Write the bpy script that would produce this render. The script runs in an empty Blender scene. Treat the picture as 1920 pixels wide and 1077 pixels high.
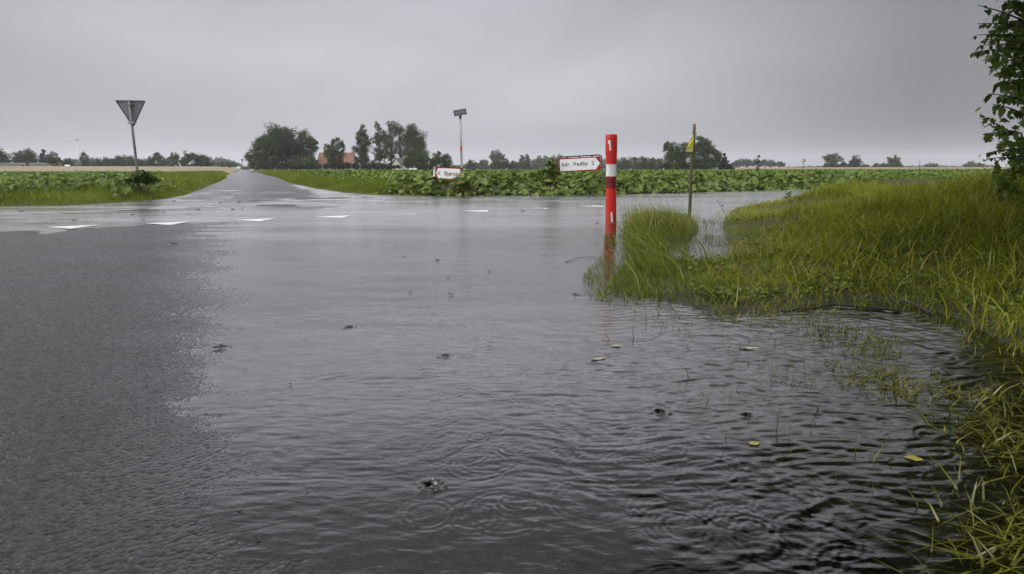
import bpy, math
import numpy as np
from mathutils import Vector, Matrix

SC = bpy.context.scene
COL = SC.collection
rng = np.random.default_rng(11)

# ------------------------------------------------------------------ camera
F = 1120.0                      # focal length in pixels of the 1920-wide photograph
PITCH = math.radians(11.1)
CP, SP = math.cos(PITCH), math.sin(PITCH)
EYE = 0.75
cam = bpy.data.cameras.new("camera")
cam.sensor_width = 36.0
cam.lens = 36.0 * F / 1920.0
cam.clip_start = 0.05
cam.clip_end = 6000.0
camo = bpy.data.objects.new("camera", cam)
camo.location = (0, 0, EYE)
camo.rotation_euler = (math.radians(90) - PITCH, 0, 0)
COL.objects.link(camo)
SC.camera = camo

# ------------------------------------------------------------------ sky, sun, exposure
SUN_EL, SUN_AZ = math.radians(50), math.radians(-105)      # azimuth measured from +Y towards +X
w = bpy.data.worlds.new("World")
SC.world = w
w.use_nodes = True
nt = w.node_tree
nt.nodes.clear()
N = nt.nodes.new
L = nt.links.new
out = N("ShaderNodeOutputWorld")
bg = N("ShaderNodeBackground")
bg.inputs["Strength"].default_value = 0.1
L(bg.outputs[0], out.inputs[0])
sky = N("ShaderNodeTexSky")
sky.sky_type = 'NISHITA'
sky.sun_disc = False
sky.sun_elevation = SUN_EL
sky.sun_rotation = SUN_AZ
sky.air_density = 2.0
sky.dust_density = 6.0
tc = N("ShaderNodeTexCoord")
sep = N("ShaderNodeSeparateXYZ")
L(tc.outputs["Generated"], sep.inputs[0])
ramp = N("ShaderNodeValToRGB")          # overcast sky: paler overhead than at the horizon; unseen bright band added for reflections
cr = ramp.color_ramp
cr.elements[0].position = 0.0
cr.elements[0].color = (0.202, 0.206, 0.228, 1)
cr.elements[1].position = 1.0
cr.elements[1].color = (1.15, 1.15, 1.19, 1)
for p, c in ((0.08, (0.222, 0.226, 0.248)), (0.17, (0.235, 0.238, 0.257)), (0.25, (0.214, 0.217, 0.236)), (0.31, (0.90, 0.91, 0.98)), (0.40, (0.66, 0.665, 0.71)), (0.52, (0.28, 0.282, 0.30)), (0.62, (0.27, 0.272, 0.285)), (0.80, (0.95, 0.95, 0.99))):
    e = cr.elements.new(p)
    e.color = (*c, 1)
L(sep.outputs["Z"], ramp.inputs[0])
mp = N("ShaderNodeMapping")
mp.inputs["Scale"].default_value = (1.2, 1.2, 3.6)
mp.inputs["Rotation"].default_value = (0.1, -0.16, 0.4)
L(tc.outputs["Generated"], mp.inputs[0])
cl = N("ShaderNodeTexNoise")
cl.inputs["Scale"].default_value = 1.7
cl.inputs["Detail"].default_value = 5.0
cl.inputs["Roughness"].default_value = 0.5
cl.inputs["Distortion"].default_value = 0.4
L(mp.outputs[0], cl.inputs["Vector"])
clr = N("ShaderNodeMapRange")
clr.inputs["From Min"].default_value = 0.28
clr.inputs["From Max"].default_value = 0.72
clr.inputs["To Min"].default_value = 0.88
clr.inputs["To Max"].default_value = 1.18
L(cl.outputs["Fac"], clr.inputs["Value"])
# brighter part of the cloud in front of the hidden sun
sd = N("ShaderNodeVectorMath")
sd.operation = 'DOT_PRODUCT'
sd.inputs[1].default_value = (math.sin(math.radians(-11)) * 0.98, math.cos(math.radians(-11)) * 0.98, 0.17)
L(tc.outputs["Generated"], sd.inputs[0])
sdr = N("ShaderNodeMapRange")
sdr.inputs["From Min"].default_value = 0.72
sdr.inputs["From Max"].default_value = 1.0
sdr.inputs["To Min"].default_value = 0.46
sdr.inputs["To Max"].default_value = 1.19
L(sd.outputs["Value"], sdr.inputs["Value"])
# unseen sky behind the camera, brightened to light grass and trees facing it
bk_ = N("ShaderNodeMapRange")
bk_.inputs["From Min"].default_value = 0.25
bk_.inputs["From Max"].default_value = -0.35
bk_.inputs["To Min"].default_value = 1.0
bk_.inputs["To Max"].default_value = 4.2
L(sd.outputs["Value"], bk_.inputs["Value"])
m0 = N("ShaderNodeMath")
m0.operation = 'MULTIPLY'
L(sdr.outputs[0], m0.inputs[0])
L(bk_.outputs[0], m0.inputs[1])
m1 = N("ShaderNodeMath")
m1.operation = 'MULTIPLY'
L(clr.outputs[0], m1.inputs[0])
L(m0.outputs[0], m1.inputs[1])
m2 = N("ShaderNodeMath")
m2.operation = 'MULTIPLY'
m2.inputs[1].default_value = 11.0
L(m1.outputs[0], m2.inputs[0])
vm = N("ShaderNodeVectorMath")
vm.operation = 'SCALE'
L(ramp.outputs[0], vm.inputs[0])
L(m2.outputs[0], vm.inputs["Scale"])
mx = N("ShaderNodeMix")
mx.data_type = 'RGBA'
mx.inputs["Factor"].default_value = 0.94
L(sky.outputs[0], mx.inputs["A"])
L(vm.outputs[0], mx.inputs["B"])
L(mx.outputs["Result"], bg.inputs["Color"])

sun = bpy.data.lights.new("sun", 'SUN')
sun.energy = 1.5
sun.angle = math.radians(40)
sun.color = (1.0, 0.97, 0.92)
suno = bpy.data.objects.new("sun", sun)
sdir = Vector((math.sin(SUN_AZ) * math.cos(SUN_EL), math.cos(SUN_AZ) * math.cos(SUN_EL), math.sin(SUN_EL)))
suno.rotation_euler = (-sdir).to_track_quat('-Z', 'Y').to_euler()
suno.location = (0, 0, 30)
COL.objects.link(suno)
vs = SC.view_settings
vs.view_transform = 'Standard'
vs.look = 'None'
vs.exposure = 0.85
vs.gamma = 1.0
vs.use_curve_mapping = False
SC.cycles.use_denoising = True
SC.cycles.max_bounces = 8
SC.cycles.transparent_max_bounces = 12
SC.cycles.volume_bounces = 0
SC.cycles.sample_clamp_indirect = 4.0

# ------------------------------------------------------------------ pixel -> world helpers
def px(x, y, z=0.0):
    """world point seen at photograph pixel (x, y) on the level z"""
    v = (538.5 - y) / F
    t = (z - EYE) / (-SP + v * CP)
    return np.array([(x - 960) / F * t, (CP + v * SP) * t, z])

def pd(x, y, d):
    """world point seen at pixel (x, y) at forward distance d"""
    v = (538.5 - y) / F
    t = d / (CP + v * SP)
    return np.array([(x - 960) / F * t, d, EYE + (-SP + v * CP) * t])

# ------------------------------------------------------------------ numpy noise
def hash2(ix, iy, seed):
    n = (ix.astype(np.int64) * 374761393 + iy.astype(np.int64) * 668265263 + seed * 974634277) & 0xffffffff
    n = ((n ^ (n >> 13)) * 1274126177) & 0xffffffff
    n = n ^ (n >> 16)
    return (n & 0xffffff) / float(0xffffff)

def vn(x, y, seed=0):
    x = np.asarray(x, float); y = np.asarray(y, float)
    ix = np.floor(x); iy = np.floor(y)
    fx = x - ix; fy = y - iy
    fx = fx * fx * fx * (fx * (fx * 6 - 15) + 10); fy = fy * fy * fy * (fy * (fy * 6 - 15) + 10)
    a = hash2(ix, iy, seed); b = hash2(ix + 1, iy, seed)
    c = hash2(ix, iy + 1, seed); d = hash2(ix + 1, iy + 1, seed)
    return (a * (1 - fx) + b * fx) * (1 - fy) + (c * (1 - fx) + d * fx) * fy

def fbm(x, y, seed=0, oct=3):
    s = 0; a = 0.5; t = 0
    for o in range(oct):
        s = s + a * vn(x * 2 ** o, y * 2 ** o, seed + o * 17)
        t += a; a *= 0.5
    return s / t

def sat(x):
    return np.clip(x, 0, 1)

def sstep(a, b, x):
    t = sat((x - a) / (b - a))
    return t * t * (3 - 2 * t)

# ------------------------------------------------------------------ object helpers
ROOT = {}
def np_mesh(name, V, faces, attrs=None, smooth=False):
    """faces: (n,k) index array, or a list of such arrays with different k"""
    if isinstance(faces, np.ndarray):
        faces = [faces]
    me = bpy.data.meshes.new(name)
    V = np.ascontiguousarray(V, dtype=np.float32)
    me.vertices.add(len(V))
    me.vertices.foreach_set("co", V.ravel())
    idx = np.concatenate([f.ravel() for f in faces]).astype(np.int32)
    tot = np.concatenate([np.full(len(f), f.shape[1], np.int32) for f in faces])
    me.loops.add(len(idx))
    me.loops.foreach_set("vertex_index", idx)
    me.polygons.add(len(tot))
    st = np.concatenate([[0], np.cumsum(tot)[:-1]]).astype(np.int32)
    me.polygons.foreach_set("loop_start", st)
    me.polygons.foreach_set("use_smooth", np.full(len(tot), smooth, dtype=bool))
    for k, a in (attrs or {}).items():
        at = me.attributes.new(k, 'FLOAT', 'POINT')
        at.data.foreach_set("value", np.ascontiguousarray(a, dtype=np.float32))
    me.update(calc_edges=True)
    me.validate()
    return me

def obj(name, me, mat=None, parent=None, loc=None):
    o = bpy.data.objects.new(name, me)
    COL.objects.link(o)
    if mat and me:
        me.materials.append(mat)
    if parent is not None:
        o.parent = parent
        ROOT[o.name] = ROOT[parent.name]
    elif loc is not None:
        o.location = loc
        ROOT[o.name] = np.array(loc, float)
    else:
        ROOT[o.name] = np.zeros(3)
    return o

def tag(o, label, cat, group=None, kind=None):
    o["label"] = label
    o["category"] = cat
    if group: o["group"] = group
    if kind: o["kind"] = kind
    return o

def thing(name, loc, label, cat, group=None):
    o = bpy.data.objects.new(name, None)
    o.empty_display_size = 0.2
    o.location = loc
    COL.objects.link(o)
    ROOT[o.name] = np.array(loc, float)
    return tag(o, label, cat, group)

def structure(o):
    o["kind"] = "structure"
    return o

class MB:
    """collects simple shaped solids into one mesh (world coordinates)"""
    def __init__(s):
        s.v = []; s.f = []; s.sm = []
    def add(s, vs_, fs_, smooth=False):
        o = len(s.v)
        s.v.extend([tuple(map(float, p)) for p in vs_])
        s.f.extend([tuple(i + o for i in f) for f in fs_])
        s.sm.extend([smooth] * len(fs_))
        return s
    def box(s, c, size, rot=None, bev=0.0):
        cx, cy, cz = c
        a, b, h = size[0] / 2, size[1] / 2, size[2] / 2
        if bev > 0:
            pts = []
            for z, k in ((-h, bev), (-h + bev, 0), (h - bev, 0), (h, bev)):
                x_, y_ = a - k, b - k
                pts += [(-x_, -y_ , z), (x_, -y_, z), (x_, y_, z), (-x_, y_, z)]
            fs = [(3, 2, 1, 0), (12, 13, 14, 15)]
            for r in range(3):
                for i in range(4):
                    fs.append((r * 4 + i, r * 4 + (i + 1) % 4, r * 4 + 4 + (i + 1) % 4, r * 4 + 4 + i))
        else:
            pts = [(-a, -b, -h), (a, -b, -h), (a, b, -h), (-a, b, -h), (-a, -b, h), (a, -b, h), (a, b, h), (-a, b, h)]
            fs = [(3, 2, 1, 0), (4, 5, 6, 7), (0, 1, 5, 4), (1, 2, 6, 5), (2, 3, 7, 6), (3, 0, 4, 7)]
        M = rot if rot is not None else Matrix.Identity(3)
        s.add([tuple(M @ Vector(p) + Vector((cx, cy, cz))) for p in pts], fs)
        return s
    def tube(s, path, radii, n=8, cap=True, smooth=True):
        path = [Vector(p) for p in path]
        vsl, fs = [], []
        up = Vector((0.31, 0.17, 0.93))
        for i, p in enumerate(path):
            t = (path[min(i + 1, len(path) - 1)] - path[max(i - 1, 0)]).normalized()
            a = t.cross(up)
            if a.length < 1e-3:
                a = t.cross(Vector((1, 0, 0)))
            a.normalize(); b = t.cross(a).normalized()
            r = radii[i] if hasattr(radii, '__len__') else radii
            for k in range(n):
                an = 2 * math.pi * k / n
                vsl.append(p + (a * math.cos(an) + b * math.sin(an)) * r)
        for i in range(len(path) - 1):
            for k in range(n):
                fs.append((i * n + k, i * n + (k + 1) % n, (i + 1) * n + (k + 1) % n, (i + 1) * n + k))
        if cap:
            fs.append(tuple(range(n)))
            fs.append(tuple(range((len(path) - 1) * n, len(path) * n)))
        s.add(vsl, fs, smooth)
        return s
    def prism(s, poly, y0, y1):
        """poly in XZ extruded along Y"""
        n = len(poly)
        vsl = [(x, y0, z) for x, z in poly] + [(x, y1, z) for x, z in poly]
        fs = [tuple(range(n)), tuple(range(2 * n - 1, n - 1, -1))]
        for i in range(n):
            fs.append((i, i + n, (i + 1) % n + n, (i + 1) % n))
        return s.add(vsl, fs)
    def xform(s, M):
        s.v = [tuple(M @ Vector(p)) for p in s.v]
        return s
    def build(s, name, mat, parent=None, loc=None):
        base = ROOT[parent.name] if parent is not None else (np.array(loc, float) if loc is not None else np.zeros(3))
        me = bpy.data.meshes.new(name)
        me.from_pydata([tuple(np.array(p) - base) for p in s.v], [], s.f)
        me.polygons.foreach_set("use_smooth", s.sm)
        me.update()
        return obj(name, me, mat, parent, loc)

def text_part(name, body, width, height, M, mat, parent):
    """lettering: width and height in metres, lying on the XZ plane, M places it in the world"""
    cu = bpy.data.curves.new("lettering", 'FONT')
    cu.body = body
    cu.size = 1.0
    cu.align_x = 'CENTER'
    cu.align_y = 'CENTER'
    cu.space_character = 1.12
    cu.offset = 0.02
    cu.extrude = 0.0
    cu.resolution_u = 3
    t = bpy.data.objects.new("lettering", cu)
    COL.objects.link(t)
    bpy.context.view_layer.update()
    dg = bpy.context.evaluated_depsgraph_get()
    me = bpy.data.meshes.new_from_object(t.evaluated_get(dg))
    bpy.data.objects.remove(t)
    v = np.empty(len(me.vertices) * 3, np.float32)
    me.vertices.foreach_get("co", v)
    v = v.reshape(-1, 3)
    mn, mx_ = v.min(0), v.max(0)
    c = (mn + mx_) / 2
    sx, sy = width / (mx_[0] - mn[0]), height / (mx_[1] - mn[1])
    base = ROOT[parent.name]
    nv = []
    for p in v:
        q = M @ Vector(((p[0] - c[0]) * sx, 0, (p[1] - c[1]) * sy))
        nv.append(np.array(q) - base)
    me.vertices.foreach_set("co", np.array(nv, np.float32).ravel())
    me.materials.clear()
    me.update()
    return obj(name, me, mat, parent)

# ------------------------------------------------------------------ materials
def new_mat(name):
    m = bpy.data.materials.new(name)
    m.use_nodes = True
    m.node_tree.nodes.clear()
    return m, m.node_tree, m.node_tree.nodes.new, m.node_tree.links.new

def foliage(name, c0, c1, transl=0.3, gloss=0.05, rough=0.35, c2=None):
    """c0..c1 chosen by the leaf's own 'var' attribute"""
    m, t, n, l = new_mat(name)
    o = n("ShaderNodeOutputMaterial")
    at = n("ShaderNodeAttribute"); at.attribute_name = "var"
    r = n("ShaderNodeValToRGB")
    r.color_ramp.elements[0].color = (*c0, 1); r.color_ramp.elements[1].color = (*c1, 1)
    if c2:
        r.color_ramp.elements[1].position = 0.8
        e = r.color_ramp.elements.new(1.0); e.color = (*c2, 1)
    l(at.outputs["Fac"], r.inputs[0])
    d = n("ShaderNodeBsdfDiffuse"); tr = n("ShaderNodeBsdfTranslucent")
    g = n("ShaderNodeBsdfGlossy"); g.inputs["Roughness"].default_value = rough
    g.inputs["Color"].default_value = (1, 1, 1, 1)
    l(r.outputs[0], d.inputs["Color"]); l(r.outputs[0], tr.inputs["Color"])
    a = n("ShaderNodeMixShader"); a.inputs[0].default_value = transl
    l(d.outputs[0], a.inputs[1]); l(tr.outputs[0], a.inputs[2])
    b = n("ShaderNodeMixShader"); b.inputs[0].default_value = gloss
    l(a.outputs[0], b.inputs[1]); l(g.outputs[0], b.inputs[2])
    l(b.outputs[0], o.inputs[0])
    return m

def painted(name, col, rough=0.45, noise_amt=0.25, scale=12.0, bump=0.0, metallic=0.0, spec=0.5, dirt=None):
    m, t, n, l = new_mat(name)
    o = n("ShaderNodeOutputMaterial"); p = n("ShaderNodeBsdfPrincipled")
    tcn = n("ShaderNodeTexCoord"); nz = n("ShaderNodeTexNoise")
    nz.inputs["Scale"].default_value = scale; nz.inputs["Detail"].default_value = 6
    nz.inputs["Roughness"].default_value = 0.65
    l(tcn.outputs["Object"], nz.inputs["Vector"])
    r = n("ShaderNodeValToRGB")
    dk = dirt or tuple(c * (1 - noise_amt) for c in col)
    r.color_ramp.elements[0].position = 0.3; r.color_ramp.elements[1].position = 0.62
    r.color_ramp.elements[0].color = (*dk, 1); r.color_ramp.elements[1].color = (*col, 1)
    l(nz.outputs["Fac"], r.inputs[0]); l(r.outputs[0], p.inputs["Base Color"])
    p.inputs["Roughness"].default_value = rough
    p.inputs["Metallic"].default_value = metallic
    p.inputs["Specular IOR Level"].default_value = spec
    if bump:
        bp = n("ShaderNodeBump"); bp.inputs["Strength"].default_value = bump; bp.inputs["Distance"].default_value = 0.01
        l(nz.outputs["Fac"], bp.inputs["Height"]); l(bp.outputs[0], p.inputs["Normal"])
    l(p.outputs[0], o.inputs[0])
    return m

def asphalt_mat():
    m, t, n, l = new_mat("wet asphalt")
    o = n("ShaderNodeOutputMaterial"); p = n("ShaderNodeBsdfPrincipled")
    ge = n("ShaderNodeNewGeometry")
    vo = n("ShaderNodeTexVoronoi"); vo.inputs["Scale"].default_value = 75.0
    vo.inputs["Randomness"].default_value = 1.0
    l(ge.outputs["Position"], vo.inputs["Vector"])
    nz = n("ShaderNodeTexNoise"); nz.inputs["Scale"].default_value = 1.1; nz.inputs["Detail"].default_value = 5
    l(ge.outputs["Position"], nz.inputs["Vector"])
    nf = n("ShaderNodeTexNoise"); nf.inputs["Scale"].default_value = 48; nf.inputs["Detail"].default_value = 4
    nf.inputs["Roughness"].default_value = 0.7
    l(ge.outputs["Position"], nf.inputs["Vector"])
    # stone colour: each stone its own grey
    hs = n("ShaderNodeSeparateColor"); l(vo.outputs["Color"], hs.inputs[0])
    r = n("ShaderNodeValToRGB")
    r.color_ramp.elements[0].color = (0.004, 0.004, 0.0042, 1)
    r.color_ramp.elements[1].color = (0.026, 0.0255, 0.026, 1)
    l(hs.outputs[0], r.inputs[0]); l(r.outputs[0], p.inputs["Base Color"])
    # a film of water: patches where the stones are nearly drowned
    fr = n("ShaderNodeMapRange"); fr.inputs["From Min"].default_value = 0.42; fr.inputs["From Max"].default_value = 0.62
    fr.inputs["To Min"].default_value = 0.6; fr.inputs["To Max"].default_value = 1.0
    l(nz.outputs["Fac"], fr.inputs["Value"])
    hgt = n("ShaderNodeMath"); hgt.operation = 'SUBTRACT'
    l(nf.outputs["Fac"], hgt.inputs[0]); l(vo.outputs["Distance"], hgt.inputs[1])
    bp = n("ShaderNodeBump"); bp.inputs["Distance"].default_value = 0.012
    # near the waterline the stones drown in a film of water
    sz = n("ShaderNodeSeparateXYZ"); l(ge.outputs["Position"], sz.inputs[0])
    fz = n("ShaderNodeMapRange"); fz.inputs["From Min"].default_value = -0.001; fz.inputs["From Max"].default_value = 0.007
    fz.inputs["To Min"].default_value = 0.06; fz.inputs["To Max"].default_value = 1.0
    l(sz.outputs["Z"], fz.inputs["Value"])
    fm = n("ShaderNodeMath"); fm.operation = 'MULTIPLY'; l(fr.outputs[0], fm.inputs[0]); l(fz.outputs[0], fm.inputs[1])
    l(hgt.outputs[0], bp.inputs["Height"]); l(fm.outputs[0], bp.inputs["Strength"])
    l(bp.outputs[0], p.inputs["Normal"])
    p.inputs["Roughness"].default_value = 0.17
    p.inputs["IOR"].default_value = 1.38
    l(p.outputs[0], o.inputs[0])
    return m

def water_mat():
    m, t, n, l = new_mat("flood water")
    o = n("ShaderNodeOutputMaterial")
    ge = n("ShaderNodeNewGeometry")
    mpn = n("ShaderNodeMapping"); mpn.inputs["Scale"].default_value = (14, 34, 1); mpn.inputs["Rotation"].default_value = (0, 0, 0.2)
    l(ge.outputs["Position"], mpn.inputs[0])
    nz = n("ShaderNodeTexNoise"); nz.inputs["Scale"].default_value = 1.0; nz.inputs["Detail"].default_value = 4
    nz.inputs["Roughness"].default_value = 0.6; nz.inputs["Distortion"].default_value = 0.6
    l(mpn.outputs[0], nz.inputs["Vector"])
    bp = n("ShaderNodeBump"); bp.inputs["Strength"].default_value = 0.5; bp.inputs["Distance"].default_value = 0.0035
    l(nz.outputs["Fac"], bp.inputs["Height"])
    fr = n("ShaderNodeFresnel"); fr.inputs["IOR"].default_value = 1.6
    l(bp.outputs[0], fr.inputs["Normal"])
    tr = n("ShaderNodeBsdfTransparent"); tr.inputs["Color"].default_value = (0.62, 0.60, 0.52, 1)
    g = n("ShaderNodeBsdfGlossy"); g.inputs["Roughness"].default_value = 0.07
    g.inputs["Color"].default_value = (1, 1, 1, 1)
    ch = n("ShaderNodeAttribute"); ch.attribute_name = "chop"      # rain-pelted open water is choppier than the lee of the verge
    l(ch.outputs["Fac"], g.inputs["Roughness"])
    l(bp.outputs[0], g.inputs["Normal"])
    mxs = n("ShaderNodeMixShader")
    l(fr.outputs[0], mxs.inputs[0]); l(tr.outputs[0], mxs.inputs[1]); l(g.outputs[0], mxs.inputs[2])
    l(mxs.outputs[0], o.inputs[0])
    return m

def ground_mat():
    m, t, n, l = new_mat("ground")
    o = n("ShaderNodeOutputMaterial"); p = n("ShaderNodeBsdfPrincipled")
    ge = n("ShaderNodeNewGeometry")
    at = n("ShaderNodeAttribute"); at.attribute_name = "zone"
    nz = n("ShaderNodeTexNoise"); nz.inputs["Scale"].default_value = 3.0; nz.inputs["Detail"].default_value = 8
    nz.inputs["Roughness"].default_value = 0.7
    l(ge.outputs["Position"], nz.inputs["Vector"])
    mpn = n("ShaderNodeMapping"); mpn.inputs["Scale"].default_value = (0.03, 0.15, 1)
    l(ge.outputs["Position"], mpn.inputs[0])
    nb = n("ShaderNodeTexNoise"); nb.inputs["Scale"].default_value = 1.0; nb.inputs["Detail"].default_value = 6
    l(mpn.outputs[0], nb.inputs["Vector"])
    r1 = n("ShaderNodeValToRGB"); r1.color_ramp.elements[0].position = 0.35; r1.color_ramp.elements[1].position = 0.68
    r1.color_ramp.elements[0].color = (0.008, 0.009, 0.005, 1); r1.color_ramp.elements[1].color = (0.028, 0.03, 0.013, 1)
    l(nz.outputs["Fac"], r1.inputs[0])
    r2 = n("ShaderNodeValToRGB"); r2.color_ramp.elements[0].position = 0.35; r2.color_ramp.elements[1].position = 0.65
    r2.color_ramp.elements[0].color = (0.12, 0.112, 0.052, 1); r2.color_ramp.elements[1].color = (0.22, 0.165, 0.095, 1)
    l(nb.outputs["Fac"], r2.inputs[0])
    mxx = n("ShaderNodeMix"); mxx.data_type = 'RGBA'
    l(at.outputs["Fac"], mxx.inputs["Factor"]); l(r1.outputs[0], mxx.inputs["A"]); l(r2.outputs[0], mxx.inputs["B"])
    l(mxx.outputs["Result"], p.inputs["Base Color"])
    p.inputs["Roughness"].default_value = 0.8
    bp = n("ShaderNodeBump"); bp.inputs["Strength"].default_value = 0.6; bp.inputs["Distance"].default_value = 0.02
    l(nz.outputs["Fac"], bp.inputs["Height"]); l(bp.outputs[0], p.inputs["Normal"])
    l(p.outputs[0], o.inputs[0])
    return m

M_ASPH = asphalt_mat()
M_WATER = water_mat()
M_GROUND = ground_mat()
M_PAINT = painted("road paint", (0.6, 0.6, 0.6), 0.35, 0.5, 16)
M_RED = painted("red plastic", (0.56, 0.012, 0.008), 0.4, 0.18, 22, dirt=(0.36, 0.016, 0.010))
def muddy(m, z0, z1):
    t = m.node_tree; n, l = t.nodes.new, t.links.new
    p = [q for q in t.nodes if q.type == 'BSDF_PRINCIPLED'][0]
    src = p.inputs["Base Color"].links[0].from_socket
    ge = n("ShaderNodeNewGeometry"); sx = n("ShaderNodeSeparateXYZ"); l(ge.outputs["Position"], sx.inputs[0])
    a = n("ShaderNodeMapRange"); a.inputs["From Min"].default_value = z1; a.inputs["From Max"].default_value = z0
    a.inputs["To Min"].default_value = -.30; a.inputs["To Max"].default_value = .32
    l(sx.outputs["Z"], a.inputs["Value"])
    nz = n("ShaderNodeTexNoise"); nz.inputs["Scale"].default_value = 38; nz.inputs["Detail"].default_value = 7; nz.inputs["Roughness"].default_value = .7
    l(ge.outputs["Position"], nz.inputs["Vector"])
    ad = n("ShaderNodeMath"); ad.operation = 'ADD'; l(nz.outputs["Fac"], ad.inputs[0]); l(a.outputs[0], ad.inputs[1])
    mr = n("ShaderNodeMapRange"); mr.inputs["From Min"].default_value = .52; mr.inputs["From Max"].default_value = .66; mr.inputs["To Max"].default_value = .45
    l(ad.outputs[0], mr.inputs["Value"])
    mxx = n("ShaderNodeMix"); mxx.data_type = 'RGBA'
    l(mr.outputs[0], mxx.inputs["Factor"]); l(src, mxx.inputs["A"]); mxx.inputs["B"].default_value = (.07, .045, .03, 1)
    l(mxx.outputs["Result"], p.inputs["Base Color"])
muddy(M_RED, 0.0, 0.5)
M_DKRED = painted("dark red film", (0.15, 0.007, 0.007), 0.3, 0.3, 30)
M_WHITE = painted("white film", (0.62, 0.63, 0.63), 0.4, 0.12, 30)
M_SIGNW = painted("sign white", (0.62, 0.63, 0.62), 0.35, 0.12, 9)
M_SIGNR = painted("sign red", (0.27, 0.006, 0.008), 0.35, 0.25, 14)
M_LETTER = painted("sign lettering", (0.05, 0.022, 0.015), 0.5, 0.3, 30)
M_LETRED = painted("sign lettering red", (0.16, 0.012, 0.012), 0.5, 0.3, 30)
M_FRAME = painted("green grey frame", (0.05, 0.055, 0.045), 0.45, 0.35, 18)
M_GALV = painted("galvanised steel", (0.21, 0.215, 0.215), 0.42, 0.25, 14, metallic=0.3)
M_GALVD = painted("galvanised dark", (0.115, 0.117, 0.126), 0.5, 0.25, 10, metallic=0.2)
M_POLE = painted("weathered pole", (0.07, 0.07, 0.068), 0.5, 0.3, 16)
M_PLATE = painted("dull name plate", (0.075, 0.075, 0.082), 0.5, 0.3, 30)
M_PLATEL = painted("faded lettering", (0.20, 0.20, 0.21), 0.5, 0.3, 40)
M_CLAMP = painted("clamp", (0.015, 0.016, 0.012), 0.5, 0.3, 30)
M_WOOD = painted("mossy wood", (0.085, 0.07, 0.028), 0.75, 0.5, 26, bump=0.6)
M_FLAG = painted("yellow flag", (0.42, 0.40, 0.035), 0.7, 0.12, 10)
M_FLAGL = painted("pale flag hem", (0.50, 0.47, 0.16), 0.7, 0.1, 10)
M_BARK = painted("bark", (0.06, 0.052, 0.04), 0.85, 0.5, 8, bump=0.6)
M_WALL = painted("rendered wall", (0.42, 0.40, 0.35), 0.8, 0.2, 2)
M_TILE = painted("red roof tiles", (0.15, 0.055, 0.034), 0.7, 0.3, 3)
M_SLATE = painted("grey roof", (0.05, 0.056, 0.045), 0.7, 0.2, 2)
M_DARKWIN = painted("dark window glass", (0.02, 0.022, 0.025), 0.15, 0.2, 5)
M_TURB = painted("turbine white", (0.50, 0.50, 0.51), 0.4, 0.05, 1)
M_DEADLEAF = painted("dead leaf", (0.05, 0.035, 0.015), 0.5, 0.5, 40)
M_YLEAF = painted("yellowed leaf", (0.20, 0.185, 0.03), 0.5, 0.4, 40)
M_PALELEAF = painted("pale leaf", (0.30, 0.28, 0.17), 0.45, 0.3, 40)
M_TWIG = painted("wet twig", (0.025, 0.02, 0.014), 0.45, 0.4, 40)

G_BANK = foliage("bank grass", (0.034, 0.056, 0.004), (0.215, 0.240, 0.018), 0.35, 0.015, 0.35, (0.30, 0.25, 0.07))
G_ISLE = foliage("island grass", (0.034, 0.058, 0.005), (0.180, 0.215, 0.026), 0.35, 0.02, 0.35, (0.34, 0.28, 0.12))
G_DROWN = foliage("drowned grass", (0.05, 0.06, 0.006), (0.16, 0.16, 0.02), 0.3, 0.03, 0.3, (0.24, 0.21, 0.05))
G_VERGE = foliage("verge grass", (0.045, 0.075, 0.006), (0.165, 0.205, 0.022), 0.35, 0.015, 0.4, (0.26, 0.23, 0.07))
G_CROP = foliage("beet leaves", (0.050, 0.085, 0.012), (0.150, 0.205, 0.046), 0.25, 0.015, 0.4)
G_BURDOCK = foliage("broad leaves", (0.038, 0.066, 0.010), (0.150, 0.190, 0.045), 0.25, 0.015, 0.35)
G_DARKW = foliage("dark weed", (0.016, 0.03, 0.008), (0.05, 0.075, 0.02), 0.2, 0.01)
T_GREEN = foliage("oak leaves", (0.014, 0.029, 0.006), (0.056, 0.084, 0.017), 0.2, 0.005)
T_DARK = foliage("beech leaves", (0.010, 0.012, 0.009), (0.030, 0.031, 0.022), 0.15, 0.01)
T_MID = foliage("birch leaves", (0.020, 0.034, 0.010), (0.068, 0.090, 0.026), 0.2, 0.01)
T_GREY = foliage("willow leaves", (0.024, 0.039, 0.014), (0.076, 0.100, 0.036), 0.2, 0.005)
T_NEAR = foliage("maple leaves", (0.036, 0.068, 0.010), (0.125, 0.185, 0.028), 0.42, 0.02, 0.3, (0.10, 0.12, 0.03))

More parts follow.
